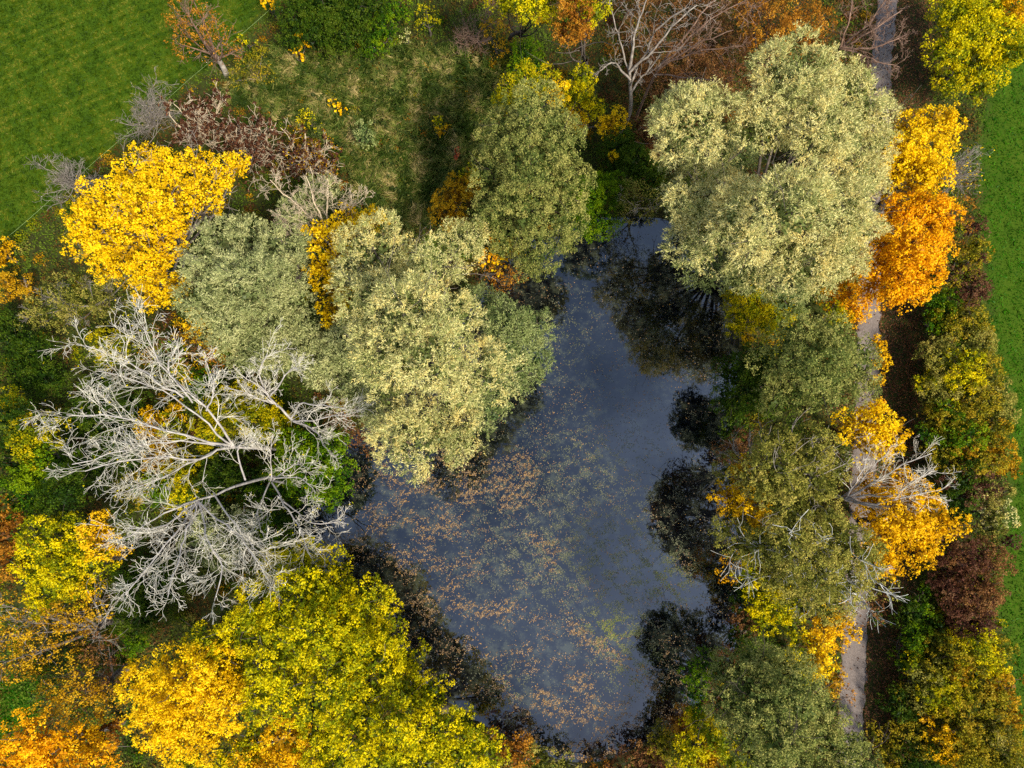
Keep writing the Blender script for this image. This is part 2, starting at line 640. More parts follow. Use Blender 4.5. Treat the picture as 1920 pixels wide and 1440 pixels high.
def crown_leaves(rng, lobes, style, pal, mixing, thin=1.0, squash=0.85):
    """lobes: list of (centre (3,), radius, palette-or-None). Returns arrays for leaf_mesh."""
    S = STYLE[style]
    C, A, NN, LL, WW, CC = [], [], [], [], [], []
    for c, R, lp, ls in lobes:
        P = PAL[lp or pal]
        s = STYLE[ls or style]
        t = s['t'] * min(1.0, 0.55 + R * 0.22)
        # cauliflower structure: a lobe carries smaller bosses, the bosses carry tufts
        nb = int(np.clip(round(5 + 3.2 * R), 4, 15)) if R > 0.7 else 1
        if nb > 1:
            bu = unit(rng.normal(size=(nb * 4, 3)))
            bu = bu[bu[:, 2] > -0.4]
            pick = [0]
            for _ in range(nb - 1):          # spread the bosses apart
                pick.append(int(np.argmax(np.min(np.linalg.norm(bu[:, None] - bu[pick][None], axis=2), axis=1) * rng.uniform(0.7, 1, len(bu)))))
            bu = bu[pick]
            br = R * rng.uniform(0.34, 0.58, nb)
            bc = c + bu * (R * rng.uniform(0.55, 0.78, nb))[:, None] * np.array([1, 1, squash])
        else:
            bu, br, bc = np.array([[0, 0, 1.0]]), np.array([R]), c[None]
        kb = np.maximum(3, (s['tc'] * thin * 2.0 * br * br / (t * t)).astype(int))
        bi = np.repeat(np.arange(nb), kb)
        K = len(bi)
        u = unit(rng.normal(size=(K, 3)) + bu[bi] * 0.75 + np.array([0, 0, 0.15]))
        tc = bc[bi] + u * (br[bi] * rng.uniform(0.62, 1.05, K))[:, None] * np.array([1, 1, squash])
        bm = rng.normal(size=nb)
        ts_ = t * rng.uniform(0.65, 1.3, K)
        la = 0.5 * s['L'] * s['W']
        nl = np.maximum(4, (s['lc'] * LEAFQ * 2.2 * ts_ ** 2 / la * 0.42 * np.where(u[:, 2] < -0.05, 0.45, 1.0)).astype(int))
        ti = np.repeat(np.arange(K), nl)
        N = len(ti)
        out = unit(u[ti] + np.array([0, 0, 0.35]))
        if (ls or style) == 'willow':
            # feathery sprays: each tuft has a few twigs, leaves ride along them
            nt = 7
            tw = unit(unit(u + np.array([0, 0, 0.25]))[:, None, :] * 0.75 + rng.normal(size=(K, nt, 3)) * 0.55)
            w = rng.integers(0, nt, N)
            td = tw[ti, w]
            s_ = rng.random(N) ** 0.7
            pos = tc[ti] + td * (s_ * ts_[ti] * 1.35)[:, None] + rng.normal(size=(N, 3)) * 0.06
            axis = unit(td + rng.normal(size=(N, 3)) * 0.42)
            nrm = unit(out * 0.6 + rng.normal(size=(N, 3)) * 0.6 + np.array([0, 0, s['up']]))
        else:
            h = unit(out + rng.normal(size=(N, 3)) * 0.75)
            pos = tc[ti] + h * (ts_[ti] * rng.random(N) ** 0.45)[:, None]
            axis = unit(rng.normal(size=(N, 3)) + h * 0.5 - np.array([0, 0, 0.25]))
            nrm = unit(h * 0.6 + rng.normal(size=(N, 3)) * 0.5 + np.array([0, 0, s['up']]))
        sz = rng.uniform(0.7, 1.25, N)
        m = 0.5 + mixing * (1.3 * (pnoise(tc, 2.6, 17) - 0.5) + bm[bi] * 0.16 + rng.normal(size=K) * 0.2)
        m = np.clip(m[ti] + rng.normal(size=N) * 0.22 + 0.10, 0, 0.999) * (len(P) - 1)
        i = m.astype(int)
        f = (m - i)[:, None]
        col = P[i] * (1 - f) + P[i + 1] * f
        col = col * rng.uniform(0.82, 1.12, (N, 1))
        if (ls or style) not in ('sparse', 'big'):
            # inner leaf mass: larger sprays deep in the lobe, all in the palette's darkest tone
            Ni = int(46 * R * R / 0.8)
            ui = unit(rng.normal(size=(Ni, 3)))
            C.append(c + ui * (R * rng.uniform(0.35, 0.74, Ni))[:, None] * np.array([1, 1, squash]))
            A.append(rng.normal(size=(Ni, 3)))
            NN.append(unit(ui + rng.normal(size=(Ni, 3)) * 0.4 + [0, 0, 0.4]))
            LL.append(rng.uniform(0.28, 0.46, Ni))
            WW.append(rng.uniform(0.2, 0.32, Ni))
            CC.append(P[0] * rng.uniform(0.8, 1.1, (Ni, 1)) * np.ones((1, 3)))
        C.append(pos)
        A.append(axis)
        NN.append(nrm)
        LL.append(s['L'] * sz)
        WW.append(s['W'] * sz)
        CC.append(col)
    return [np.concatenate(x) for x in (C, A, NN, LL, WW, CC)]


SEED = [100]
PLANTS = []


def plant(name, label, cat, lobes, pal, style, base=None, bark=BARK, group=None, thin=1.0, mixing=0.5, trunk_r=None,
          twigs=0.0, squash=0.85, twig_mat=None, stems=1):
    """lobes in photo pixels (x, y, r, z of centre[, palette[, style]]) -> real crown, trunk, limbs in metres."""
    global N_LEAVES
    SEED[0] += 1
    rng = np.random.default_rng(SEED[0])
    LB = []
    for lb in lobes:
        x, y, r, z = lb[:4]
        if z > 5 and len(lobes) > 5:
            z = z + rng.uniform(-1.3, 1.3)
            r = r * rng.uniform(0.90, 1.04)
        LB.append((at(x, y, z), r * mpp(z, y), lb[4] if len(lb) > 4 else None, lb[5] if len(lb) > 5 else None))
    cs = np.array([b[0] for b in LB])
    rs = np.array([b[1] for b in LB])
    if base is None:
        b2 = (cs[:, :2] * (rs ** 2)[:, None]).sum(0) / (rs ** 2).sum()
    else:
        b2 = at(*base)[:2]
    sd = poly_sd(b2[None], SHORE)[0]
    if sd < 0.5:
        k = np.argmin(((SHORE - b2) ** 2).sum(1))
        outw = unit((SHORE[k] - ctr)[None])[0]
        b2 = SHORE[k] + outw * 0.6
    zb = gz(*b2)
    B = np.array([b2[0], b2[1], zb])
    root = link(name, None, loc=B)
    root.empty_display_size = 0.5
    tag(root, label, cat, group)
    arr = crown_leaves(rng, LB, style, pal, mixing, thin, squash)
    # keep leaves above ground and water
    keep = arr[0][:, 2] > 0.9
    lowi = np.where(~keep)[0]
    if len(lowi):
        keep[lowi] = arr[0][lowi, 2] > np.maximum(ground_z(arr[0][lowi, :2]), WATER_Z) + 0.05
    arr = [a[keep] for a in arr]
    N_LEAVES += len(arr[0])
    lm = WILLOW_LEAF if style == 'willow' else LEAF
    me_ = leaf_mesh('crown', arr[0] - B, arr[1], arr[2], arr[3], arr[4], arr[5], lm, diamond=style == 'big')
    link('crown', me_, root)
    # trunk and limbs
    top = (cs * (rs ** 2)[:, None]).sum(0) / (rs ** 2).sum()
    hgt = max(top[2] - zb, 0.6)
    tr = trunk_r or (0.05 + 0.028 * hgt)
    fork = B + (top - B) * 0.42
    fork[:2] += rng.normal(size=2) * 0.12 * hgt * 0.3
    tp = path_points([B - [0, 0, 0.25], B + (fork - B) * 0.5 + np.append(rng.normal(size=2) * 0.05 * hgt, 0), fork], 8) - B
    polys = [(tp[None], (tr * np.linspace(1.25, 0.75, 8))[None])]
    limbs, lr = [], []
    for c, R, _, _ in LB:
        mid = fork * 0.5 + c * 0.5 + np.append(rng.normal(size=2) * 0.25, -0.12 * np.linalg.norm(c - fork))
        s0 = B + (fork - B) * rng.uniform(0.75, 1.0)
        limbs.append(path_points([s0, mid, c, c + unit((c - s0)[None])[0] * R * 0.55], 9) - B)
        lr.append(tr * rng.uniform(0.4, 0.62) * np.linspace(1, 0.22, 9))
    LP, LR = np.array(limbs), np.array(lr)
    tme = tube_mesh('trunk', polys, bark, 8)
    link('trunk', tme, root)
    P1, R1 = spawn(rng, LP, LR, 5, 5, (0.25, 0.5), (25, 65), 0.25, 0.06, 0.35)
    bpol = [(LP, LR), (P1, R1)]
    if twigs > 0:
        P2, R2 = spawn(rng, P1, R1, max(1, int(3 * twigs)), 4, (0.4, 0.8), (25, 60), 0.3, 0.05, 0.2)
        bpol.append((P2, np.maximum(R2, 0.014)))
    bo = link('branches', tube_mesh('branches', bpol, twig_mat or bark, 3), root)
    PLANTS.append(root)
    return root


def bare_plant(name, label, cat, base, limbs, mat, r0, per=(9, 6, 4), group=None, curl=0.3, lift=0.02, twig=0.016, lr=((0.3, 0.55), (0.35, 0.6), (0.35, 0.6)),
               ang=(22, 60), cones=None, leaves=None, split=True, trunk_to=None):
    """Leafless plant: limbs = list of pixel polylines [(x, y, z), ...]; every limb is a part with its twigs as sub-part."""
    SEED[0] += 1
    rng = np.random.default_rng(SEED[0])
    b2 = at(*base)[:2]
    B = np.array([b2[0], b2[1], gz(*b2)])
    root = link(name, None, loc=B)
    root.empty_display_size = 0.5
    tag(root, label, cat, group)
    if trunk_to is not None:
        tp = path_points([B - [0, 0, 0.25]] + [at(*p) for p in trunk_to], 10) - B
        link('trunk', tube_mesh('trunk', [(tp[None], (r0 * np.linspace(1.2, 0.75, 10))[None])], mat, 8), root)
    tips = []
    for lb in limbs:
        rad = r0 * (lb[0] if isinstance(lb[0], (int, float)) else 0.6)
        pts = [p for p in lb if not isinstance(p, (int, float))]
        w = [at(*p) for p in pts]
        lp = path_points(w, 12) - B
        L = np.linalg.norm(np.diff(lp, axis=0), axis=1).sum()
        lp[2:] += np.cumsum(rng.normal(size=(10, 3)), axis=0) * 0.012 * L
        R0 = rad * np.linspace(1, 0.25, 12) + twig
        P0 = lp[None]
        polys = []
        P, R = P0, R0[None]
        for k, pc in enumerate(per):
            P, R = spawn(rng, P, R, pc, (8, 6, 4, 4)[k], lr[k], ang, curl, lift, 0.12 if k else 0.2, (0.42, 0.5, 0.6, 0.6)[k])
            R = np.maximum(R, twig * (1.0, 0.9, 0.8, 0.75)[k])
            polys.append((P, R))
        tips.append(P[:, -1])
        lo = link('limb', tube_mesh('limb', [(P0, R0[None])], mat, 7), root)
        tag(link('twigs', tube_mesh('twigs', polys, DEADTWIG if mat is DEADWOOD else mat, 3), lo), kind='stuff')
    tips = np.concatenate(tips)
    if cones:
        n_, sz, pal = cones
        sel = tips[rng.integers(0, len(tips), n_)]
        c = np.repeat(sel, 8, 0) + rng.normal(size=(n_ * 8, 3)) * 0.06
        N = len(c)
        P = PAL[pal]
        col = P[rng.integers(0, len(P), N)] * rng.uniform(0.7, 1.1, (N, 1))
        link('seed_heads', leaf_mesh('seed_heads', c, unit(rng.normal(size=(N, 3)) + [0, 0, 1.0]), unit(rng.normal(size=(N, 3)) + [0, 0, .4]),
                                     rng.uniform(0.7, 1.2, N) * sz, rng.uniform(0.5, 0.8, N) * sz, col, LEAF), root)
    if leaves:
        n_, sz, pal = leaves
        sel = tips[rng.integers(0, len(tips), n_)]
        c = sel + rng.normal(size=(n_, 3)) * 0.12
        P = PAL[pal]
        col = P[rng.integers(0, len(P), n_)] * rng.uniform(0.7, 1.1, (n_, 1))
        link('remaining_leaves', leaf_mesh('remaining_leaves', c, rng.normal(size=(n_, 3)), unit(rng.normal(size=(n_, 3)) + [0, 0, .6]),
                                           rng.uniform(0.7, 1.2, n_) * sz, rng.uniform(0.5, 0.8, n_) * sz, col, LEAF), root)
    PLANTS.append(root)
    return root


def bare_shrub(name, label, base, lobes, mat, group=None, stems=9, per=(7, 5), seed_heads=None, leaves=None, r0=0.05, curl=0.3, twig=0.014, cat='shrub'):
    """Rounded leafless shrub: many thin stems from the base fanning into lobes (x, y, r, z)."""
    rng = np.random.default_rng(SEED[0] + 5000)
    limbs = []
    for k in range(stems):
        x, y, r, z = lobes[k % len(lobes)]
        a = rng.uniform(0, 6.283)
        q_ = r * math.sqrt(rng.random())
        ex, ey = x + q_ * math.cos(a), y + q_ * math.sin(a)
        ez = z * rng.uniform(0.75, 1.15)
        g = at(*base)
        limbs.append([0.7, (base[0] + rng.normal() * 3, base[1] + rng.normal() * 3, 0.0),
                      (base[0] * 0.5 + ex * 0.5 + rng.normal() * 6, base[1] * 0.5 + ey * 0.5 + rng.normal() * 6, ez * 0.6), (ex, ey, ez)])
    return bare_plant(name, label, cat, base, limbs, mat, r0, per=per, group=group, curl=curl, twig=twig,
                      lr=((0.3, 0.6), (0.35, 0.7), (0.4, 0.7)), cones=seed_heads, leaves=leaves)


# --- the great willows
plant('willow_tree', 'broad pale cream willow leaning over the left side of the pond', 'tree',
      [(705, 475, 70, 12), (800, 500, 56, 13.5), (870, 455, 42, 11), (690, 570, 62, 13.5), (770, 590, 76, 17), (850, 600, 50, 14), (720, 660, 68, 15.5),
       (810, 665, 72, 18), (905, 705, 64, 14), (780, 822, 74, 11.5), (860, 815, 54, 11), (850, 745, 48, 13), (735, 745, 36, 11.5), (650, 500, 30, 10)],
      'willow', 'willow', bark=BARK, mixing=0.5, twigs=1)
plant('willow_tree', 'greener low willow bulging over the water right of the cream willow', 'tree',
      [(905, 580, 42, 7), (955, 615, 48, 8), (1000, 615, 36, 7), (955, 665, 48, 8), (1000, 665, 36, 6.5), (945, 715, 44, 7), (915, 770, 36, 6), (980, 700, 30, 5.5)],
      'willow_g', 'willow', base=(880, 640), mixing=0.45)
plant('willow_tree', 'small grey-green willow skirting the lower left of the cream willow', 'tree',
      [(612, 690, 45, 8), (660, 660, 50, 8.5), (650, 720, 45, 7), (700, 745, 45, 6.5), (690, 700, 40, 7), (710, 800, 28, 4.5)],
      'silver', 'willow', base=(700, 720), mixing=0.4)
plant('willow_tree', 'silvery grey willow beside the golden maple on the left', 'tree',
      [(400, 465, 46, 9), (465, 455, 50, 9), (530, 470, 50, 9), (400, 545, 58, 10), (465, 530, 62, 11), (535, 545, 56, 10), (430, 605, 56, 9.5),
       (500, 610, 58, 9.5), (560, 615, 46, 8), (470, 660, 50, 8), (530, 670, 50, 7.5), (580, 660, 36, 7), (600, 360, 34, 6), (560, 420, 44, 7.5)],
      'silver', 'willow', mixing=0.45)
plant('willow_tree', 'huge pale willow on the upper right shore of the pond', 'tree',
      [(1300, 235, 74, 15.5), (1265, 285, 40, 12.5), (1350, 275, 36, 12.5), (1485, 145, 76, 16.5), (1590, 190, 70, 15.5), (1435, 225, 56, 17), (1530, 245, 70, 18.5), (1620, 275, 46, 13.5),
       (1320, 370, 64, 13), (1320, 450, 60, 11), (1400, 415, 72, 15.5), (1485, 390, 76, 18.5), (1565, 400, 68, 15.5), (1595, 325, 50, 13.5), (1420, 505, 54, 11), (1500, 490, 70, 14), (1570, 480, 48, 11.5),
       (1330, 480, 50, 6.5, 'willow_g'), (1400, 530, 44, 5.5, 'willow_g'), (1300, 410, 40, 6.5, 'willow_g'), (1470, 560, 36, 5.5, 'willow_g'), (1370, 300, 40, 7.5, 'willow_g'), (1638, 215, 36, 14), (1628, 335, 34, 12), (1618, 430, 34, 11.5), (1650, 265, 26, 12.5)],
      'willow', 'willow', mixing=0.5, twigs=1)

# --- dense grey-green trees
plant('alder_tree', 'rounded grey-green alder at the top end of the pond', 'tree',
      [(1000, 215, 58, 14), (955, 260, 56, 13.5), (1040, 265, 54, 13.5), (925, 330, 50, 12), (995, 310, 66, 15), (1062, 340, 48, 11.5),
       (920, 395, 45, 9.5), (985, 390, 64, 13), (1050, 400, 50, 10.5), (945, 445, 45, 8.5), (1010, 455, 56, 9.5), (1065, 445, 30, 7), (990, 495, 34, 6.5)],
      'alder', 'fine', bark=BARK_DARK, mixing=0.55)
plant('young_tree', 'fresh lime-green young tree behind the rounded alder', 'tree',
      [(955, 175, 32, 9), (985, 155, 32, 9), (1020, 155, 28, 8.5), (1045, 175, 22, 8, 'yellow')], 'lime', 'broad', mixing=0.5)
plant('young_tree', 'slender olive-yellow young tree right of the rounded alder', 'tree',
      [(1095, 145, 22, 8), (1085, 180, 28, 7), (1110, 195, 24, 6), (1075, 225, 24, 4.5, 'yellow'), (1150, 232, 28, 3, 'yellow')], 'limegold', 'broad', mixing=0.5)
plant('shrub', 'mid-green bush tucked against the right flank of the alder', 'shrub',
      [(1110, 370, 42, 5), (1125, 410, 40, 4), (1090, 420, 28, 4), (1145, 350, 30, 4)], 'green', 'fine')
plant('shrub', 'pale yellow-green bush with bare twigs hanging over the pond head', 'shrub',
      [(1165, 365, 28, 4.5), (1195, 385, 34, 4), (1225, 390, 28, 4)], 'olive', 'sparse', thin=1.5, twigs=1.5, twig_mat=TWIG_BUFF, bark=BARK_PALE)
plant('shrub', 'dark green bush in the gap left of the huge willow', 'shrub',
      [(1160, 285, 38, 3), (1190, 310, 40, 3), (1215, 335, 36, 2.5), (1150, 310, 30, 2.5), (1148, 295, 12, 4.0, 'yellow')], 'deep', 'shrub')
plant('shrub', 'rusty brown bush against the left edge of the huge willow', 'shrub',
      [(1215, 265, 30, 2.5), (1230, 290, 28, 2.5), (1205, 240, 24, 2.5)], 'brown', 'shrub')

# --- right side: maples and mixed trees
plant('maple_tree', 'bright yellow maple overhanging the upper track', 'tree',
      [(1703, 245, 34, 10), (1743, 230, 36, 10), (1778, 225, 24, 9), (1678, 285, 38, 10), (1723, 285, 44, 11), (1768, 265, 28, 9), (1658, 325, 36, 9),
       (1703, 330, 44, 10), (1748, 325, 36, 9.5), (1638, 345, 24, 7), (1733, 365, 32, 8)],
      'yellow', 'maple', base=(1648, 395), bark=BARK_DARK, mixing=0.35)
plant('maple_tree', 'glowing orange maple just below the yellow maple', 'tree',
      [(1680, 405, 36, 8.5), (1725, 400, 44, 9.5), (1760, 415, 38, 9, 'orange'), (1660, 450, 42, 9), (1710, 455, 48, 10.5), (1755, 465, 38, 9), (1640, 495, 36, 8),
       (1685, 510, 46, 9.5), (1735, 505, 40, 8.5), (1680, 550, 34, 7.5), (1640, 545, 30, 7), (1715, 545, 28, 7)],
      'orange', 'maple', base=(1655, 480), mixing=0.45, bark=BARK_DARK)
bare_shrub('shrub', 'leafless grey shrub between the yellow maple and the right-hand field', (1778, 345),
           [(1800, 310, 28, 4), (1825, 290, 24, 4.5), (1815, 340, 26, 3.5)], TWIG_GREY, stems=12, leaves=(160, 0.2, 'yellow'))
plant('shrub', 'brown-orange bush beneath the right edge of the orange maple', 'shrub',
      [(1795, 390, 24, 4), (1800, 430, 22, 3.5), (1790, 470, 20, 3)], 'rust', 'sparse', thin=1.3)
plant('young_tree', 'small orange-green tree at the left kerb of the track', 'tree',
      [(1590, 560, 28, 5), (1570, 590, 26, 4.5, 'lime'), (1605, 590, 22, 4.5), (1560, 560, 20, 4), (1600, 530, 22, 4)], 'orange', 'broad', mixing=0.8)
plant('young_tree', 'moss-green young tree below the huge willow at the water edge', 'tree',
      [(1400, 575, 42, 5), (1440, 600, 38, 5), (1385, 610, 26, 4), (1400, 635, 14, 4.5, 'yellow'), (1460, 575, 28, 4)], 'lime', 'fine', mixing=0.6, base=(1400, 610))
plant('alder_tree', 'grey-green alder halfway down the right shore', 'tree',
      [(1495, 632, 46, 13), (1555, 630, 46, 13), (1608, 668, 40, 12), (1460, 680, 50, 12), (1530, 680, 58, 15), (1592, 708, 46, 12), (1490, 725, 48, 12), (1555, 735, 44, 12),
       (1415, 685, 44, 9, 'deep'), (1405, 735, 44, 8.5, 'deep'), (1368, 700, 34, 6, 'deep'), (1368, 748, 34, 6, 'deep'), (1450, 745, 34, 9)],
      'alder', 'fine', mixing=0.55, bark=BARK_DARK, base=(1440, 730))
plant('young_tree', 'thin golden sapling poking over the track right of the alder', 'tree',
      [(1648, 645, 15, 5), (1650, 680, 16, 5), (1642, 715, 15, 5), (1655, 665, 10, 4), (1640, 748, 10, 4), (1645, 765, 16, 3.5, 'orange')], 'gold', 'maple', base=(1608, 690))
plant('birch_tree', 'olive birch with brown twiggy top beside the pond', 'tree',
      [(1410, 832, 38, 10, 'brown', 'sparse'), (1460, 838, 44, 13), (1515, 842, 46, 14), (1455, 885, 54, 15.5), (1515, 895, 52, 15.5), (1560, 880, 36, 13), (1415, 905, 44, 12.5),
       (1470, 945, 54, 14), (1380, 850, 32, 8, 'brown', 'sparse'), (1530, 950, 46, 13), (1370, 890, 34, 9), (1372, 985, 38, 10), (1360, 850, 26, 6, 'brown', 'sparse')],
      'olive', 'fine', bark=BIRCH, mixing=0.7, twigs=1, twig_mat=TWIG_GREY, base=(1400, 870))
plant('birch_tree', 'wide olive birch with white limbs showing above the track', 'tree',
      [(1385, 1030, 36, 9), (1430, 1020, 48, 12.5), (1490, 1010, 56, 14), (1555, 1010, 50, 14), (1605, 1040, 46, 13), (1460, 1070, 50, 12.5), (1525, 1070, 56, 14), (1585, 1090, 46, 12.5),
       (1640, 1090, 34, 12, 'olive', 'sparse'), (1500, 1120, 36, 11), (1550, 1130, 38, 11), (1620, 1130, 34, 11, 'brown', 'sparse')],
      'olive', 'fine', bark=BIRCH, mixing=0.65, twigs=2, twig_mat=BIRCH, base=(1480, 1030))
plant('young_tree', 'golden yellow tree peeping out on the pond side of the birches', 'tree',
      [(1362, 930, 30, 11), (1392, 900, 30, 12), (1385, 950, 30, 12), (1420, 945, 30, 13), (1420, 975, 24, 12), (1395, 868, 14, 12)], 'gold', 'broad', base=(1372, 940), mixing=0.4)
plant('maple_tree', 'compact golden maple above the leafless white tree', 'tree',
      [(1600, 800, 34, 9), (1640, 790, 36, 9.5), (1675, 805, 26, 8.5, 'gold'), (1625, 830, 36, 9), (1665, 835, 30, 8.5)], 'yellow', 'maple', base=(1590, 810), mixing=0.4)
bare_plant('dead_tree', 'pale leafless tree fanning right above the golden maple by the hedge', 'tree', (1565, 930),
           [[.6, (1585, 935, 6), (1640, 935, 8.5), (1700, 920, 10), (1760, 900, 11)], [.6, (1585, 935, 6), (1650, 900, 9), (1700, 865, 10.5), (1750, 845, 11)],
            [.6, (1580, 932, 5), (1640, 880, 9), (1670, 840, 10.5)], [.6, (1585, 937, 6), (1660, 955, 8.5), (1720, 965, 9.5)],
            [.5, (1585, 935, 6), (1620, 890, 9.5), (1640, 850, 11)], [.5, (1585, 935, 6), (1670, 925, 9.5), (1745, 870, 11.5)]],
           DEADWOOD, 0.14, per=(9, 5, 3), trunk_to=[(1575, 932, 3), (1585, 935, 6)], curl=0.24, twig=0.010, ang=(16, 44))
plant('maple_tree', 'wide golden maple under the leafless tree beside the hedge', 'tree',
      [(1640, 950, 34, 7), (1680, 910, 32, 7), (1720, 935, 34, 7.5), (1690, 965, 40, 8), (1740, 970, 36, 7.5), (1785, 985, 28, 7), (1650, 1000, 38, 7.5),
       (1700, 1010, 38, 7.5), (1745, 1010, 28, 7), (1640, 1045, 30, 6.5), (1675, 1065, 28, 6), (1725, 1045, 20, 6), (1630, 910, 24, 6.5)],
      'gold', 'maple', base=(1612, 980), mixing=0.35, bark=BARK_DARK)
plant('young_tree', 'yellow-green young tree leaning from the lower right bank', 'tree',
      [(1400, 1080, 26, 5), (1425, 1120, 36, 5.5), (1455, 1145, 30, 5), (1480, 1170, 26, 5), (1430, 1165, 22, 4), (1475, 1120, 24, 5)], 'limegold', 'broad', mixing=0.7, base=(1398, 1120))
plant('young_tree', 'scattered orange sapling reaching over the shadowed lower right water', 'tree',
      [(1375, 1050, 20, 4, 'orange', 'sparse'), (1365, 1075, 20, 3.5, 'orange', 'sparse'), (1390, 1040, 18, 4.5)], 'orange', 'sparse', thin=1.2, base=(1405, 1060))
plant('young_tree', 'orange-gold small tree spilling onto the lower track', 'tree',
      [(1545, 1165, 28, 5.5), (1580, 1160, 26, 5.5), (1600, 1185, 16, 5), (1560, 1195, 22, 4.5)], 'gold', 'broad', mixing=0.6)
plant('young_tree', 'green and gold young tree above the bottom alder', 'tree',
      [(1495, 1215, 26, 5.5, 'limegold'), (1530, 1210, 28, 5.5), (1540, 1245, 28, 5.5), (1515, 1255, 24, 5, 'limegold'), (1560, 1275, 26, 4.5, 'amber'), (1580, 1300, 20, 3.5, 'rust', 'sparse')],
      'yellow', 'maple', mixing=0.7)
plant('alder_tree', 'big grey-green alder at the bottom right corner of the pond', 'tree',
      [(1365, 1260, 42, 11), (1420, 1245, 46, 12.5), (1475, 1265, 46, 12.5), (1360, 1320, 42, 11), (1420, 1310, 56, 14), (1490, 1320, 56, 14), (1545, 1330, 44, 12.5),
       (1400, 1375, 50, 12.5), (1465, 1385, 56, 14), (1535, 1390, 52, 13), (1590, 1400, 40, 12), (1500, 1440, 52, 12.5), (1580, 1440, 46, 12), (1625, 1430, 28, 10), (1430, 1440, 46, 12)],
      'alder', 'fine', mixing=0.5, bark=BARK_DARK, twigs=1)
plant('shrub', 'bright green leafy bush on the bank left of the bottom alder', 'shrub',
      [(1325, 1240, 26, 4), (1300, 1270, 22, 3.5), (1305, 1300, 22, 3.5), (1310, 1330, 22, 3)], 'green', 'shrub', base=(1345, 1280))
plant('young_tree', 'yellow-speckled green young tree at the foot of the bottom alder', 'tree',
      [(1315, 1360, 28, 5), (1300, 1400, 32, 5, 'limegold'), (1345, 1390, 30, 5.5), (1330, 1430, 34, 5.5, 'amber'), (1290, 1440, 28, 4.5), (1380, 1430, 30, 6)], 'lime', 'broad', mixing=0.9)

plant('shrub', 'dark low alder scrub on the right bank between the two round crowns', 'shrub',
      [(1378, 800, 28, 2.6), (1372, 770, 24, 2.6), (1392, 830, 26, 2.6, 'brown'), (1362, 815, 16, 1.6), (1368, 850, 24, 2.2, 'brown')], 'deep', 'shrub', mixing=0.8, base=(1385, 805))
plant('shrub', 'shadowed rusty scrub on the lower right bank beside the yellow-green tree', 'shrub',
      [(1392, 1165, 26, 2.4), (1378, 1200, 28, 2.4, 'deep'), (1362, 1235, 26, 2.2), (1395, 1120, 24, 2.4, 'deep'), (1350, 1265, 20, 2, 'hedge'), (1335, 1300, 22, 2)], 'brown', 'shrub', mixing=0.9, base=(1400, 1180))
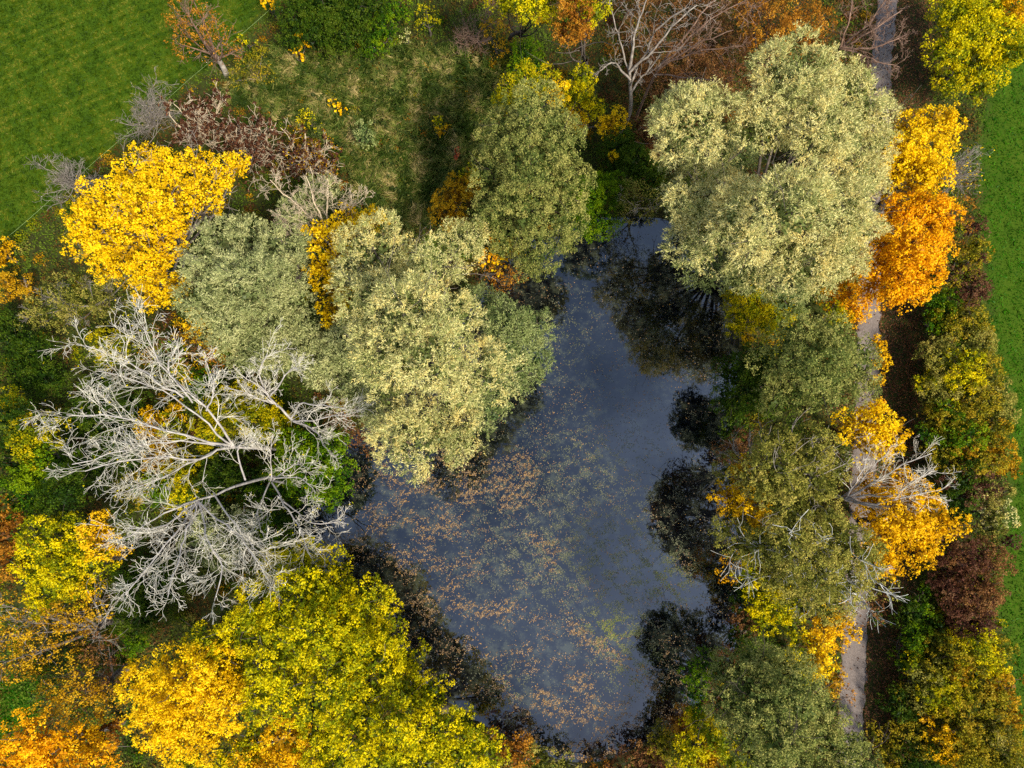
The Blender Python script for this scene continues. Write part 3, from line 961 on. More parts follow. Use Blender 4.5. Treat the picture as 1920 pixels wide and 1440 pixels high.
# --- hedge along the right of the track
HG = 'shrubs of the hedge beside the track'
hedge = [
    ('dark mixed hedge shrub behind the orange maple', [(1800, 500, 34, 3.64), (1815, 540, 36, 3.64), (1830, 470, 26, 3.36), (1825, 430, 22, 2.8)], 'hedge', 'plum'),
    ('leafy green hedge shrub at the top of the dark litter strip', [(1768, 570, 34, 2.8), (1785, 605, 34, 2.8), (1755, 600, 24, 2.4)], 'green', 'hedge'),
    ('bushy olive hedge shrub below the leafy green one', [(1815, 600, 34, 2.8), (1825, 645, 34, 3), (1838, 610, 24, 2.5)], 'hedge', 'olive'),
    ('yellowish hedge shrub halfway along the dark litter strip', [(1760, 680, 38, 3), (1790, 700, 44, 3.4), (1760, 730, 36, 3)], 'olive', 'limegold'),
    ('tall olive hedge shrub bulging toward the right field', [(1835, 700, 38, 3.2), (1855, 740, 38, 3.2), (1820, 750, 42, 3.4), (1880, 770, 26, 2.6)], 'hedge', 'olive'),
    ('green-brown hedge shrub right of the golden maple', [(1770, 790, 40, 3.2), (1800, 820, 44, 3.4), (1765, 840, 34, 3)], 'hedge', 'green'),
    ('orange-tinted hedge shrub at the field edge', [(1850, 800, 40, 3.2), (1860, 850, 36, 3), (1830, 860, 40, 3.2)], 'hedge', 'amber'),
    ('dark hedge shrub right of the leafless white tree', [(1800, 890, 40, 3), (1835, 910, 38, 3), (1795, 930, 34, 2.8)], 'deep', 'plum'),
    ('pale yellowish hedge shrub sticking out into the field', [(1862, 930, 30, 3), (1872, 965, 28, 2.8), (1855, 985, 24, 2.4)], 'olive', 'willow'),
    ('dark brown leafless-looking hedge shrub below the golden maple', [(1800, 1050, 46, 3.2), (1845, 1050, 42, 3), (1780, 1100, 42, 3), (1830, 1110, 44, 3.2)], 'plum', 'brown'),
    ('low dark green shrub between track and brown hedge', [(1710, 1150, 34, 2), (1715, 1200, 34, 2), (1745, 1180, 30, 2.2), (1700, 1240, 26, 1.8)], 'deep', 'green'),
    ('brownish hedge shrub with a reddish side by the field', [(1830, 1150, 36, 2.6), (1855, 1125, 18, 2.4), (1800, 1170, 36, 2.6)], 'plum', 'brown'),
    ('yellow-olive hedge shrub in the lower right', [(1770, 1230, 42, 3), (1825, 1220, 44, 3.2), (1865, 1225, 34, 2.8)], 'hedge', 'limegold'),
    ('lime hedge shrub leaning toward the lower track', [(1735, 1270, 38, 2.8), (1765, 1300, 40, 3), (1725, 1310, 28, 2.2)], 'olive', 'lime'),
    ('amber hedge shrub next to the lower right field', [(1830, 1290, 46, 3.4), (1875, 1290, 36, 3), (1860, 1340, 40, 3.2)], 'hedge', 'amber'),
    ('hedge shrub with a bright gold patch near the bottom right corner', [(1785, 1370, 40, 3.2), (1770, 1400, 32, 3), (1810, 1410, 38, 3.2)], 'hedge', 'gold'),
    ('dull green hedge shrub in the bottom right corner', [(1860, 1400, 46, 3.2), (1890, 1430, 40, 3), (1830, 1440, 40, 3)], 'hedge', 'olive'),
    ('low shadowed shrub at the bottom beside the track', [(1690, 1320, 34, 1.6), (1700, 1380, 40, 1.8), (1720, 1430, 44, 2), (1670, 1420, 30, 1.6)], 'deep', 'hedge'),
    ('small red-leaved shrub glowing at the field edge of the brown hedge', [(1856, 1108, 11, 3.0), (1862, 1122, 9, 2.4)], 'red', 'plum'),
]
for lab, lobs, p1, p2 in hedge:
    rr_ = np.random.default_rng(len(lab))
    L2 = [(x, y, r, z, p1 if i % 2 == 0 else p2) for i, (x, y, r, z) in enumerate(lobs)]
    extra = []
    for (x, y, r, z) in lobs:
        for _ in range(2):
            extra.append((x + rr_.normal() * r * .8, y + rr_.normal() * r * .8, r * rr_.uniform(.3, .5), z * rr_.uniform(.9, 1.35), (p1, p2)[rr_.integers(2)]))
    plant('hedge_shrub', lab, 'hedge', L2 + (extra if len(lobs) > 2 else []), p1, 'shrub', group=HG, mixing=0.8, thin=0.95)

# --- top edge, right to left
plant('maple_tree', 'yellow-green maple in the top right corner', 'tree',
      [(1775, 95, 40, 6.1), (1815, 60, 44, 6.8), (1785, 25, 40, 6.5), (1840, 15, 44, 6.8), (1890, 20, 40, 6.8, 'gold'), (1870, 70, 42, 6.5), (1815, 125, 40, 5.8), (1860, 130, 34, 5.4),
       (1785, 150, 30, 4.7, 'lime'), (1900, 100, 30, 5.8), (1835, 165, 26, 4.3, 'lime')],
      'limegold', 'maple', base=(1765, 150), mixing=0.7, bark=BARK_DARK)
bare_plant('bare_tree', 'dark leafless tree whose boughs cross the track at the top', 'tree', (1560, 130),
           [[.6, (1575, 90, 6), (1620, 70, 8), (1690, 20, 9.5)], [.6, (1575, 90, 6), (1640, 85, 7.5), (1700, 60, 8.5)], [.6, (1575, 90, 6), (1590, 40, 9), (1600, -10, 10)],
            [.5, (1575, 90, 6), (1640, 110, 6.5), (1690, 130, 7)], [.5, (1575, 90, 6), (1630, 40, 8.5), (1660, -20, 9.5)]],
           TWIG_BROWN, 0.16, per=(10, 6, 3), trunk_to=[(1568, 110, 3), (1575, 90, 6)], twig=0.014)
plant('tree', 'rust-orange thin-leaved tree at the top above the huge willow', 'tree',
      [(1440, 40, 48, 8), (1490, 20, 48, 8.5), (1500, 75, 44, 7.5), (1530, 40, 34, 7.5), (1445, 90, 36, 6.5), (1410, 10, 40, 7, 'brown')],
      'rust', 'sparse', thin=1.7, mixing=0.8, bark=BARK_DARK, base=(1410, 170), twigs=1)
plant('shrub', 'brown thicket bush filling the shade above the huge willow', 'shrub',
      [(1380, 120, 46, 3), (1330, 140, 44, 2.6), (1290, 120, 44, 2.4), (1250, 170, 40, 2), (1240, 100, 40, 2.2), (1360, 50, 46, 3), (1300, 40, 46, 2.6), (1270, 215, 40, 1.6), (1200, 150, 36, 1.6), (1330, 190, 40, 2), (1210, 40, 40, 2)],
      'brown', 'sparse', thin=2.2, mixing=0.9, twigs=1, twig_mat=TWIG_BROWN)
bare_plant('bare_tree', 'tall leafless grey tree with a pale leaning trunk above the pond', 'tree', (1160, 252),
           [[.7, (1180, 130, 10), (1195, 60, 13), (1215, -10, 15)], [.6, (1182, 160, 8.5), (1230, 60, 13), (1300, 20, 15)], [.5, (1182, 150, 9), (1150, 110, 10.5), (1120, 130, 11)],
            [.55, (1181, 135, 10), (1260, 50, 13.5), (1310, -10, 15)], [.45, (1182, 175, 8), (1215, 130, 10), (1240, 100, 11)], [.4, (1181, 140, 9.5), (1160, 60, 12.5), (1150, 0, 14)]],
           TWIG_GREY, 0.17, per=(7, 5, 2), trunk_to=[(1172, 232, 2.5), (1185, 215, 4), (1182, 170, 7), (1180, 130, 10)], curl=0.3, twig=0.017)
bare_plant('bare_tree', 'second leafless grey tree arching to the right at the top', 'tree', (1192, 222),
           [[.7, (1240, 120, 9), (1290, 60, 11.5), (1340, -5, 13.5)], [.6, (1235, 130, 8.5), (1300, 80, 11), (1370, 60, 13)], [.5, (1240, 120, 9), (1320, 90, 11), (1385, 100, 12)],
            [.5, (1228, 140, 8), (1290, 140, 10), (1350, 150, 11)], [.5, (1236, 125, 9), (1330, 40, 12.5), (1395, 10, 14)]],
           TWIG_BROWN, 0.13, per=(7, 5, 2), trunk_to=[(1205, 190, 4), (1222, 150, 7), (1240, 120, 9)], curl=0.34, twig=0.016)
plant('tree', 'tall tree with orange-brown leaves and straight trunk at the top edge', 'tree',
      [(1085, 30, 32, 14), (1060, 60, 28, 12.5), (1110, 20, 28, 14, 'limegold'), (1075, -15, 34, 15), (1095, 60, 20, 12)],
      'rust', 'broad', base=(1088, 138), bark=BARK, mixing=0.6, trunk_r=0.26)
plant('tree', 'yellow-green tree hanging over the middle of the top edge', 'tree',
      [(950, 5, 30, 13), (990, 10, 34, 13.5), (1030, 0, 30, 14), (1010, -30, 36, 15), (960, -25, 32, 14), (1020, 35, 16, 12, 'yellow')],
      'limegold', 'broad', base=(962, 100), mixing=0.5, trunk_r=0.2, bark=BARK_DARK)
plant('shrub', 'leafy green understorey bush below the top edge trees', 'shrub',
      [(985, 95, 24, 3), (1000, 125, 22, 2.5), (970, 130, 18, 2.2)], 'green', 'broad')
bare_shrub('shrub', 'tangled leafless brown shrub near the top edge trees', (888, 75),
           [(880, 45, 30, 3.5), (900, 20, 26, 4), (860, 60, 26, 3), (900, 60, 24, 3)], TWIG_BROWN, stems=12, per=(7, 5))
plant('shrub', 'ochre-green bush between leafless shrub and top edge trees', 'shrub',
      [(930, 70, 24, 2.4), (920, 45, 20, 2.4), (945, 95, 20, 2)], 'amber', 'sparse', thin=1.5)
plant('shrub', 'broad dark green bush on the top edge left of centre', 'shrub',
      [(560, 30, 40, 3), (610, 15, 46, 3.4), (665, 25, 42, 3.2), (600, 65, 42, 3), (650, 70, 38, 2.8), (700, 15, 34, 3), (545, 70, 24, 2.4)], 'deep', 'shrub', mixing=0.6)
plant('shrub', 'smaller green bush right of the broad dark one', 'shrub',
      [(720, 55, 28, 2.4), (745, 20, 28, 2.6), (700, 85, 24, 2)], 'green', 'shrub', mixing=0.8, thin=0.9)
plant('shrub', 'yellow-green feathery bush near the top edge', 'shrub',
      [(800, 25, 18, 2.6), (795, 45, 14, 2.2), (815, 40, 12, 2)], 'limegold', 'sparse', thin=1.6)
plant('shrub', 'small pale straw bush in the rough grass', 'shrub', [(761, 68, 12, 1.2), (758, 80, 10, 1)], 'willow', 'sparse', thin=1.3)
plant('sapling', 'tiny golden sapling in front of the broad dark bush', 'tree',
      [(560, 70, 7, 2.6), (572, 88, 9, 2.2), (560, 95, 8, 1.8), (562, 112, 7, 1.2), (550, 100, 5, 1.6)], 'gold', 'big', base=(565, 122))
plant('sapling', 'orange-yellow sapling by the fence tape at the top', 'tree', [(500, 5, 12, 2.5), (515, 12, 10, 2.2), (505, -10, 10, 2.6)], 'gold', 'big')
plant('shrub', 'yellow flowering weed clump on the bank beside the fence tape', 'shrub', [(450, 72, 7, 1.3), (462, 80, 7, 1.2), (480, 82, 6, 1.1)], 'limegold', 'shrub')
plant('tree', 'thin reddish-brown tree leaning over the left field at the top', 'tree',
      [(345, 15, 32, 9), (385, 45, 30, 8), (345, 85, 26, 7.5), (410, 65, 26, 7), (400, 95, 22, 6), (365, 50, 26, 8.5), (440, 95, 18, 4.5), (335, 50, 18, 8), (355, -15, 26, 9.5)],
      'rust', 'sparse', base=(427, 148), thin=1.0, bark=BARK_PALE, twigs=2, twig_mat=TWIG_BROWN, mixing=0.5)
bare_shrub('shrub', 'grey leafless shrub at the edge of the left field', (290, 235),
           [(255, 190, 40, 4), (290, 180, 36, 4), (240, 225, 34, 3.4), (310, 205, 30, 3.2)], TWIG_GREY, stems=18, per=(8, 5), leaves=(300, 0.12, 'olive'))
bare_shrub('shrub', 'low spiny leafless shrub alone on the left field edge', (140, 350),
           [(110, 330, 36, 3), (100, 360, 36, 2.6), (150, 320, 30, 3), (85, 300, 24, 3.4), (175, 340, 24, 2.4)], TWIG_GREY, stems=16, per=(7, 5))
plant('shrub', 'small weedy amber tuft beside the fence tape', 'shrub', [(350, 162, 10, 1), (365, 168, 8, 1)], 'amber', 'sparse', thin=1.3)
plant('shrub', 'brown seeding weed bush below the thin reddish tree', 'shrub', [(470, 130, 24, 1.6), (490, 110, 20, 1.5), (450, 150, 20, 1.4), (500, 140, 16, 1.3)], 'hedge', 'sparse', thin=1.6, mixing=0.8)
# little plants in the rough meadow
plant('shrub', 'low orange-yellow shrub in the middle of the rough meadow', 'shrub', [(628, 197, 9, 1.1), (643, 205, 9, 1.0)], 'gold', 'big')
plant('sapling', 'sapling green above and orange below in the rough meadow', 'tree', [(820, 228, 11, 2, 'limegold'), (826, 248, 9, 1.3), (838, 240, 7, 1.5)], 'gold', 'shrub')
plant('sapling', 'tiny red-leaved sapling in the rough meadow', 'tree', [(856, 282, 7, 1.5), (858, 294, 6, 1.0)], 'red', 'shrub')
plant('shrub', 'pale green round shrub at the left of the rough meadow', 'shrub', [(682, 245, 18, 2), (690, 262, 16, 1.6), (672, 262, 12, 1.4)], 'willow_g', 'shrub', thin=0.9)
plant('shrub', 'faint yellow shrub above the sumac thicket', 'shrub', [(575, 222, 14, 1.5), (590, 232, 12, 1.4)], 'limegold', 'sparse', thin=1.6)
plant('shrub', 'amber-brown bush left of the rounded alder', 'shrub',
      [(870, 345, 28, 3), (850, 370, 30, 2.8), (835, 400, 28, 2.4), (880, 330, 18, 3, 'limegold'), (860, 420, 24, 2.2)], 'amber', 'shrub', mixing=0.7, thin=0.95)
plant('shrub', 'bush of large yellow leaves at the pond edge below the alder', 'shrub',
      [(925, 455, 14, 3, 'orange'), (945, 470, 18, 3), (915, 480, 16, 2.6, 'orange'), (975, 480, 14, 2.6), (935, 500, 14, 2), (960, 455, 10, 3)], 'yellow', 'big', base=(905, 490))
plant('shrub', 'rusty low bush on the bank under the large yellow leaves', 'shrub',
      [(935, 525, 26, 1.2), (915, 510, 22, 1.4), (960, 520, 20, 1.0), (885, 430, 20, 3)], 'rust', 'sparse', thin=1.4, base=(900, 520))

# --- left: sumac thicket, maple, shrubs
SG = 'leafless sumac bushes of the thicket'
bare_shrub('sumac_bush', 'sumac bush with dark red seed heads at the left of the thicket', (385, 260),
           [(350, 220, 36, 4), (390, 205, 36, 4.2), (410, 245, 36, 4), (345, 255, 28, 3.6)], TWIG_BUFF, group=SG, stems=18, per=(6, 4), seed_heads=(900, 0.24, 'plum'), r0=0.06, twig=0.02)
bare_shrub('sumac_bush', 'middle sumac bush of the thicket with brown seed heads', (470, 285),
           [(450, 225, 36, 4.2), (490, 245, 38, 4.4), (450, 275, 38, 4), (500, 285, 30, 4)], TWIG_BUFF, group=SG, stems=18, per=(6, 4), seed_heads=(900, 0.24, 'plum'), r0=0.06, twig=0.02)
bare_shrub('sumac_bush', 'right-hand sumac bush mixed with amber leaves', (580, 315),
           [(550, 265, 34, 4), (590, 285, 36, 4), (615, 310, 34, 3.6), (570, 310, 30, 3.8)], TWIG_BUFF, group=SG, stems=16, per=(6, 4), seed_heads=(600, 0.24, 'plum'), leaves=(1100, 0.2, 'amber'), r0=0.06, twig=0.02)
plant('maple_tree', 'big golden maple on the left above the dead tree', 'tree',
      [(275, 290, 24, 8.5), (255, 335, 38, 9.5), (310, 320, 40, 9.5), (365, 310, 38, 9), (420, 330, 32, 8), (195, 385, 46, 9.5), (260, 390, 50, 11), (325, 375, 46, 10.5), (390, 365, 36, 8.5),
       (155, 410, 34, 8), (170, 455, 42, 8.5), (235, 460, 48, 10), (300, 445, 46, 10), (340, 420, 30, 9), (215, 500, 38, 8), (285, 510, 40, 8.5), (290, 555, 32, 7), (325, 540, 26, 7.5), (445, 310, 22, 7)],
      'yellow', 'maple', mixing=0.35, bark=BARK_PALE, twigs=1.5, twig_mat=TWIG_GREY)
plant('maple_tree', 'slim yellow maple squeezed between the silvery and cream willows', 'tree',
      [(655, 420, 34, 9), (695, 415, 28, 9), (610, 450, 32, 9), (640, 475, 28, 9), (600, 500, 30, 9), (625, 540, 32, 9), (620, 590, 26, 8), (650, 560, 20, 8)],
      'yellow', 'maple', mixing=0.35, base=(690, 560))
bare_plant('bare_tree', 'buff leafless tree standing above the slim yellow maple', 'tree', (655, 520),
           [[.6, (615, 445, 7), (595, 390, 9), (575, 330, 10.5)], [.6, (615, 445, 7), (615, 380, 9), (610, 330, 10)], [.5, (612, 440, 7), (560, 410, 8.5), (520, 400, 9)],
            [.5, (615, 440, 7), (650, 400, 9), (680, 370, 10)], [.5, (612, 440, 7), (555, 380, 9), (520, 350, 10)], [.4, (614, 440, 7.5), (570, 440, 8.5), (530, 445, 9)]],
           TWIG_BUFF, 0.12, per=(9, 6, 3), trunk_to=[(640, 490, 3), (615, 442, 7)], twig=0.015, curl=0.22)
plant('shrub', 'mixed grey-brown shrub under the golden maple by the left edge', 'shrub',
      [(110, 560, 44, 3), (170, 540, 42, 3), (220, 560, 40, 3), (80, 590, 36, 2.6), (150, 600, 40, 2.8), (60, 545, 20, 2.4, 'amber'), (240, 520, 30, 2.6)],
      'olive', 'sparse', thin=1.4, mixing=0.8, twigs=3, twig_mat=TWIG_GREY, bark=TWIG_GREY)
plant('shrub', 'little orange shrub cut by the left edge beside the field', 'shrub', [(8, 468, 20, 2), (0, 490, 16, 1.8)], 'gold', 'shrub')
plant('shrub', 'orange-amber shrub at the left edge below the field corner', 'shrub', [(15, 530, 22, 2.2), (45, 535, 18, 2), (20, 550, 18, 1.8)], 'amber', 'shrub')
plant('shrub', 'ivy-dark bush at the left edge above the dead tree', 'shrub',
      [(25, 640, 36, 3), (70, 660, 40, 3), (40, 700, 42, 3), (90, 710, 36, 2.8), (20, 610, 28, 2.6)], 'deep', 'shrub', mixing=0.6)
plant('tree', 'dark green tree with yellow tips on the left edge', 'tree',
      [(20, 790, 44, 6), (70, 820, 44, 6, 'lime'), (30, 860, 46, 7), (95, 880, 46, 7, 'green'), (45, 925, 46, 7, 'green'), (125, 925, 42, 6.5, 'deep'), (10, 760, 30, 5, 'lime'), (150, 870, 34, 5)],
      'deep', 'broad', mixing=0.9)
plant('tree', 'orange-brown tree cut off by the left edge', 'tree', [(5, 1000, 36, 7), (20, 1050, 34, 6.5), (-15, 960, 30, 7), (35, 975, 16, 6)], 'rust', 'broad', mixing=0.6)
plant('tree', 'green tree flecked with gold left of the dead trees', 'tree',
      [(80, 1010, 40, 7.5), (135, 1000, 40, 8), (185, 1005, 36, 8, 'gold'), (70, 1065, 40, 7), (125, 1060, 44, 8), (180, 1050, 36, 7, 'limegold'), (95, 1110, 38, 6.5), (150, 1100, 34, 6.5, 'lime'), (215, 1030, 26, 6, 'gold')],
      'limegold', 'broad', mixing=1.0)
plant('tree', 'thin orange tree with a grey trunk lying out to the left edge', 'tree',
      [(165, 1110, 26, 7, 'gold'), (135, 1180, 36, 7), (75, 1170, 38, 7.5), (25, 1190, 36, 8), (70, 1225, 38, 7), (15, 1240, 34, 7.5), (120, 1150, 30, 7), (190, 1135, 24, 6), (10, 1135, 28, 7), (170, 1205, 28, 6, 'brown')],
      'amber', 'sparse', thin=1.7, base=(230, 1165), mixing=0.7, twigs=2, twig_mat=TWIG_GREY, bark=BARK)
plant('tree', 'brown-amber tree between lying trunk and bright yellow tree', 'tree',
      [(130, 1270, 40, 7), (180, 1260, 38, 6.5, 'brown'), (200, 1310, 36, 6), (150, 1320, 44, 7), (95, 1310, 34, 6.5), (205, 1220, 28, 5, 'brown')],
      'amber', 'sparse', thin=2.0, mixing=0.9, twigs=1)
plant('tree', 'orange-gold tree in the bottom left corner', 'tree',
      [(60, 1380, 44, 8), (20, 1420, 42, 8), (105, 1410, 46, 8.5), (150, 1390, 40, 8, 'gold'), (165, 1440, 44, 8), (75, 1440, 44, 8), (205, 1370, 34, 7, 'rust')], 'orange', 'broad', mixing=0.6, thin=0.85)
plant('maple_tree', 'bright yellow tree near the bottom left, rounder than its neighbours', 'tree',
      [(280, 1290, 50, 11), (340, 1270, 54, 12), (400, 1260, 52, 12), (300, 1345, 50, 11), (360, 1335, 56, 12.5), (420, 1315, 50, 12), (330, 1390, 42, 10), (390, 1385, 40, 10.5), (450, 1270, 40, 11, 'limegold'), (385, 1210, 40, 10.5, 'limegold'), (440, 1220, 40, 10.5, 'limegold')],
      'yellow', 'broad', mixing=0.45)
plant('tree', 'yellow-green tree on the lower left shore nearest the dead trees', 'tree',
      [(520, 1075, 44, 10.3), (575, 1060, 46, 9.8), (625, 1080, 44, 9.3), (500, 1130, 50, 11.8), (560, 1125, 54, 12.8), (620, 1135, 54, 12.3), (680, 1130, 46, 9.8), (725, 1165, 40, 8.8), (650, 1180, 54, 12.3), (590, 1185, 54, 13.3),
       (530, 1185, 52, 12.8), (470, 1180, 44, 11.8), (705, 1210, 44, 10.3)],
      'limegold', 'broad', mixing=0.7)
plant('tree', 'yellow-green tree at the middle of the lower left shore', 'tree',
      [(640, 1240, 52, 12.8), (700, 1250, 52, 11.8), (755, 1240, 42, 9.3), (570, 1250, 50, 12.8), (510, 1250, 44, 12.3), (620, 1300, 54, 13.3), (690, 1310, 54, 12.8), (760, 1300, 48, 10.8), (810, 1300, 42, 9.3), (540, 1310, 48, 12.3), (490, 1310, 36, 11.8)],
      'limegold', 'broad', mixing=0.8)
plant('tree', 'yellow-green tree at the bottom of the lower left shore', 'tree',
      [(740, 1365, 54, 12.3), (810, 1360, 50, 10.8), (860, 1360, 40, 8.8), (670, 1370, 52, 12.8), (790, 1420, 54, 11.8), (860, 1415, 50, 10.3), (910, 1410, 38, 8.3), (720, 1430, 54, 12.3), (880, 1450, 44, 9.8)],
      'limegold', 'broad', mixing=0.9)
plant('tree', 'gold-tipped tree on the bottom edge right of the round yellow tree', 'tree',
      [(600, 1370, 46, 9.5), (540, 1380, 46, 9, 'gold'), (480, 1390, 42, 8), (620, 1425, 50, 9.5), (550, 1435, 48, 9, 'gold'), (480, 1440, 46, 8.5, 'gold'), (420, 1430, 36, 8), (360, 1440, 34, 7.5, 'lime')],
      'limegold', 'broad', mixing=0.9)
plant('shrub', 'dark olive bush on the bank at the bottom edge of the pond', 'shrub',
      [(965, 1408, 36, 3, 'rust'), (925, 1395, 26, 2.4, 'rust'), (1010, 1430, 34, 2.6), (1060, 1440, 26, 2.2), (930, 1440, 34, 3), (1120, 1450, 26, 2, 'rust')], 'olive', 'shrub', mixing=0.9)
plant('shrub', 'shadowy rust bush on the bottom edge right of the pond tip', 'shrub',
      [(1200, 1422, 34, 1.8, 'brown'), (1245, 1395, 34, 2, 'hedge'), (1275, 1360, 28, 2), (1150, 1444, 30, 1.6, 'brown'), (1295, 1345, 20, 1.6, 'hedge'), (1230, 1440, 34, 2, 'brown'), (1280, 1410, 30, 2.2, 'olive')], 'rust', 'shrub', thin=0.8, mixing=0.9)
# understorey around and below the dead trees
plant('young_tree', 'moss-green young tree under the dead boughs', 'tree',
      [(430, 770, 46, 4.5), (480, 790, 44, 4.5), (400, 810, 40, 4, 'lime'), (520, 800, 34, 4), (460, 740, 30, 4)], 'lime', 'broad', mixing=0.6, thin=0.9)
plant('young_tree', 'fresh green young tree on the left bank of the pond', 'tree',
      [(570, 840, 42, 5), (620, 850, 40, 4.5), (590, 890, 46, 5), (635, 890, 34, 4), (545, 880, 36, 4.5), (610, 920, 34, 3.5)], 'green', 'broad', mixing=0.6, base=(575, 880))
plant('shrub', 'yellow bush glowing through the dead tree', 'shrub', [(290, 795, 28, 3), (325, 800, 28, 3, 'limegold'), (305, 830, 26, 2.6, 'amber'), (330, 775, 20, 2.8)], 'gold', 'broad', mixing=0.8, thin=0.9)
plant('shrub', 'lime bush near the upper tip of the dead tree', 'shrub', [(195, 645, 24, 2.8), (225, 650, 24, 2.8), (205, 670, 18, 2.4)], 'lime', 'broad')
plant('shrub', 'rust and yellow bush between maple and silvery willow', 'shrub',
      [(360, 610, 30, 2.6, 'gold'), (385, 640, 34, 2.8, 'amber'), (410, 665, 28, 2.6), (345, 650, 30, 2.2, 'brown'), (360, 690, 28, 2.2, 'gold'), (320, 630, 28, 2, 'brown')], 'rust', 'sparse', thin=1.8, mixing=0.9)
plant('shrub', 'small green bush beside the rust and yellow bush', 'shrub', [(330, 655, 20, 2.6), (345, 700, 18, 2, 'limegold'), (375, 720, 28, 2.6), (400, 735, 26, 2.2)], 'green', 'shrub')
plant('shrub', 'deep green bush low behind the left dead boughs', 'shrub',
      [(200, 800, 38, 2.4), (240, 850, 40, 2.6), (190, 880, 38, 2.4), (150, 780, 36, 2.2), (250, 760, 34, 2.2), (180, 740, 36, 2.2)], 'deep', 'shrub', mixing=0.9)
plant('shrub', 'amber and green bush below the middle of the dead tree', 'shrub',
      [(300, 860, 34, 2.6, 'amber'), (340, 880, 34, 2.6, 'lime'), (290, 910, 34, 2.4), (350, 925, 32, 2.4, 'limegold'), (250, 920, 34, 2.2, 'hedge')], 'green', 'shrub', mixing=1.0)
plant('shrub', 'dark green bush in the shade at the centre of the dead trees', 'shrub',
      [(420, 880, 40, 2.6), (470, 900, 38, 2.6), (400, 920, 38, 2.4), (510, 920, 36, 2.6, 'green'), (550, 960, 36, 2.8), (520, 990, 34, 2.6, 'green')], 'deep', 'shrub', mixing=0.9)
plant('shrub', 'grey-green willow bush under the lowest dead boughs', 'shrub',
      [(410, 985, 38, 3.4), (375, 1020, 34, 3.2), (430, 1030, 36, 3.2), (455, 990, 30, 3)], 'silver', 'fine', thin=0.9)
plant('shrub', 'deep green bush above the round yellow tree', 'shrub',
      [(270, 1110, 40, 3), (310, 1090, 36, 3), (255, 1155, 38, 2.8), (240, 1080, 34, 2.6), (290, 1145, 30, 2.6), (250, 1200, 30, 2.4, 'green')], 'deep', 'fine', mixing=0.6)
plant('shrub', 'brown thicket bush at the pond corner below the willows', 'shrub', [(650, 800, 32, 1.8), (685, 820, 28, 1.4), (640, 775, 28, 1.8)], 'brown', 'sparse', thin=1.6, base=(655, 815))

# --- the big dead trees on the left
bare_plant('dead_tree', 'largest bleached dead tree spreading wide across the left', 'tree', (560, 838),
           [[.62, (440, 838, 8), (391, 770, 11), (335, 740, 13), (275, 660, 15), (260, 610, 16)],
            [.5, (440, 838, 8), (378, 800, 11), (318, 760, 13), (232, 720, 14.5), (172, 700, 15)],
            [.62, (440, 838, 8), (370, 822, 11), (301, 815, 13), (215, 800, 14.5), (125, 795, 15.5)],
            [.5, (430, 838, 8), (361, 830, 10), (284, 830, 12), (198, 850, 14), (138, 860, 15)],
            [.62, (450, 838, 7.5), (413, 840, 9), (361, 860, 11), (292, 855, 13), (181, 880, 15)],
            [.45, (404, 845, 9), (335, 880, 11), (258, 910, 12.5), (206, 925, 13.5)],
            [.45, (344, 745, 12.5), (284, 700, 14), (215, 650, 15), (150, 640, 16)],
            [.4, (361, 755, 12), (318, 690, 14), (344, 640, 15)],
            [.4, (387, 770, 11), (404, 720, 12.5), (378, 660, 14)]],
           DEADWOOD, 0.14, per=(13, 6, 3), trunk_to=[(520, 842, 3), (480, 840, 6), (440, 838, 8)], curl=0.26, lift=0.0, twig=0.0105, ang=(18, 48),
           lr=((0.22, 0.46), (0.38, 0.7), (0.45, 0.8)), leaves=(420, 0.16, 'limegold'))
bare_plant('dead_tree', 'smaller bleached dead tree whose boughs end near the grey willow', 'tree', (600, 812),
           [[.7, (545, 785, 6.5), (520, 760, 8), (490, 725, 10), (505, 675, 12)], [.55, (520, 762, 8), (495, 730, 10), (455, 700, 12)],
            [.55, (545, 785, 6.5), (570, 750, 9), (605, 755, 10), (650, 770, 10.5)], [.5, (550, 790, 6.5), (600, 790, 8), (655, 785, 9.5)],
            [.5, (550, 790, 6.5), (600, 810, 8), (615, 850, 9.5)], [.45, (518, 758, 8), (470, 740, 10), (430, 720, 11)], [.45, (505, 745, 9), (540, 690, 11), (565, 690, 12)]],
           DEADWOOD, 0.13, per=(10, 6, 3), trunk_to=[(585, 806, 2.5), (565, 795, 5), (545, 785, 6.5)], curl=0.26, twig=0.010, ang=(18, 48))
bare_plant('dead_tree', 'lower bleached dead tree hanging down toward the yellow trees', 'tree', (560, 880),
           [[.6, (440, 912, 9), (370, 940, 11), (300, 960, 13), (215, 1000, 14.5)], [.55, (370, 940, 11), (330, 1000, 13), (280, 1060, 14.5), (240, 1100, 15)],
            [.55, (370, 940, 11), (360, 1010, 13), (345, 1080, 14.5), (335, 1120, 15)], [.55, (372, 940, 11), (395, 1010, 13), (420, 1070, 14.5), (400, 1130, 15)],
            [.5, (372, 940, 11), (420, 990, 12.5), (460, 1030, 14), (480, 1090, 14.5)], [.45, (400, 925, 10), (430, 970, 11.5), (490, 1060, 13), (520, 1085, 13.5)],
            [.5, (460, 900, 8), (440, 840, 9.5), (480, 820, 11)], [.45, (372, 940, 11), (300, 990, 13), (240, 990, 14)]],
           DEADWOOD, 0.13, per=(12, 6, 3), trunk_to=[(525, 890, 3), (480, 900, 6.5), (440, 912, 9)], curl=0.26, twig=0.0105, ang=(18, 48), lr=((0.24, 0.5), (0.38, 0.7), (0.45, 0.8)))
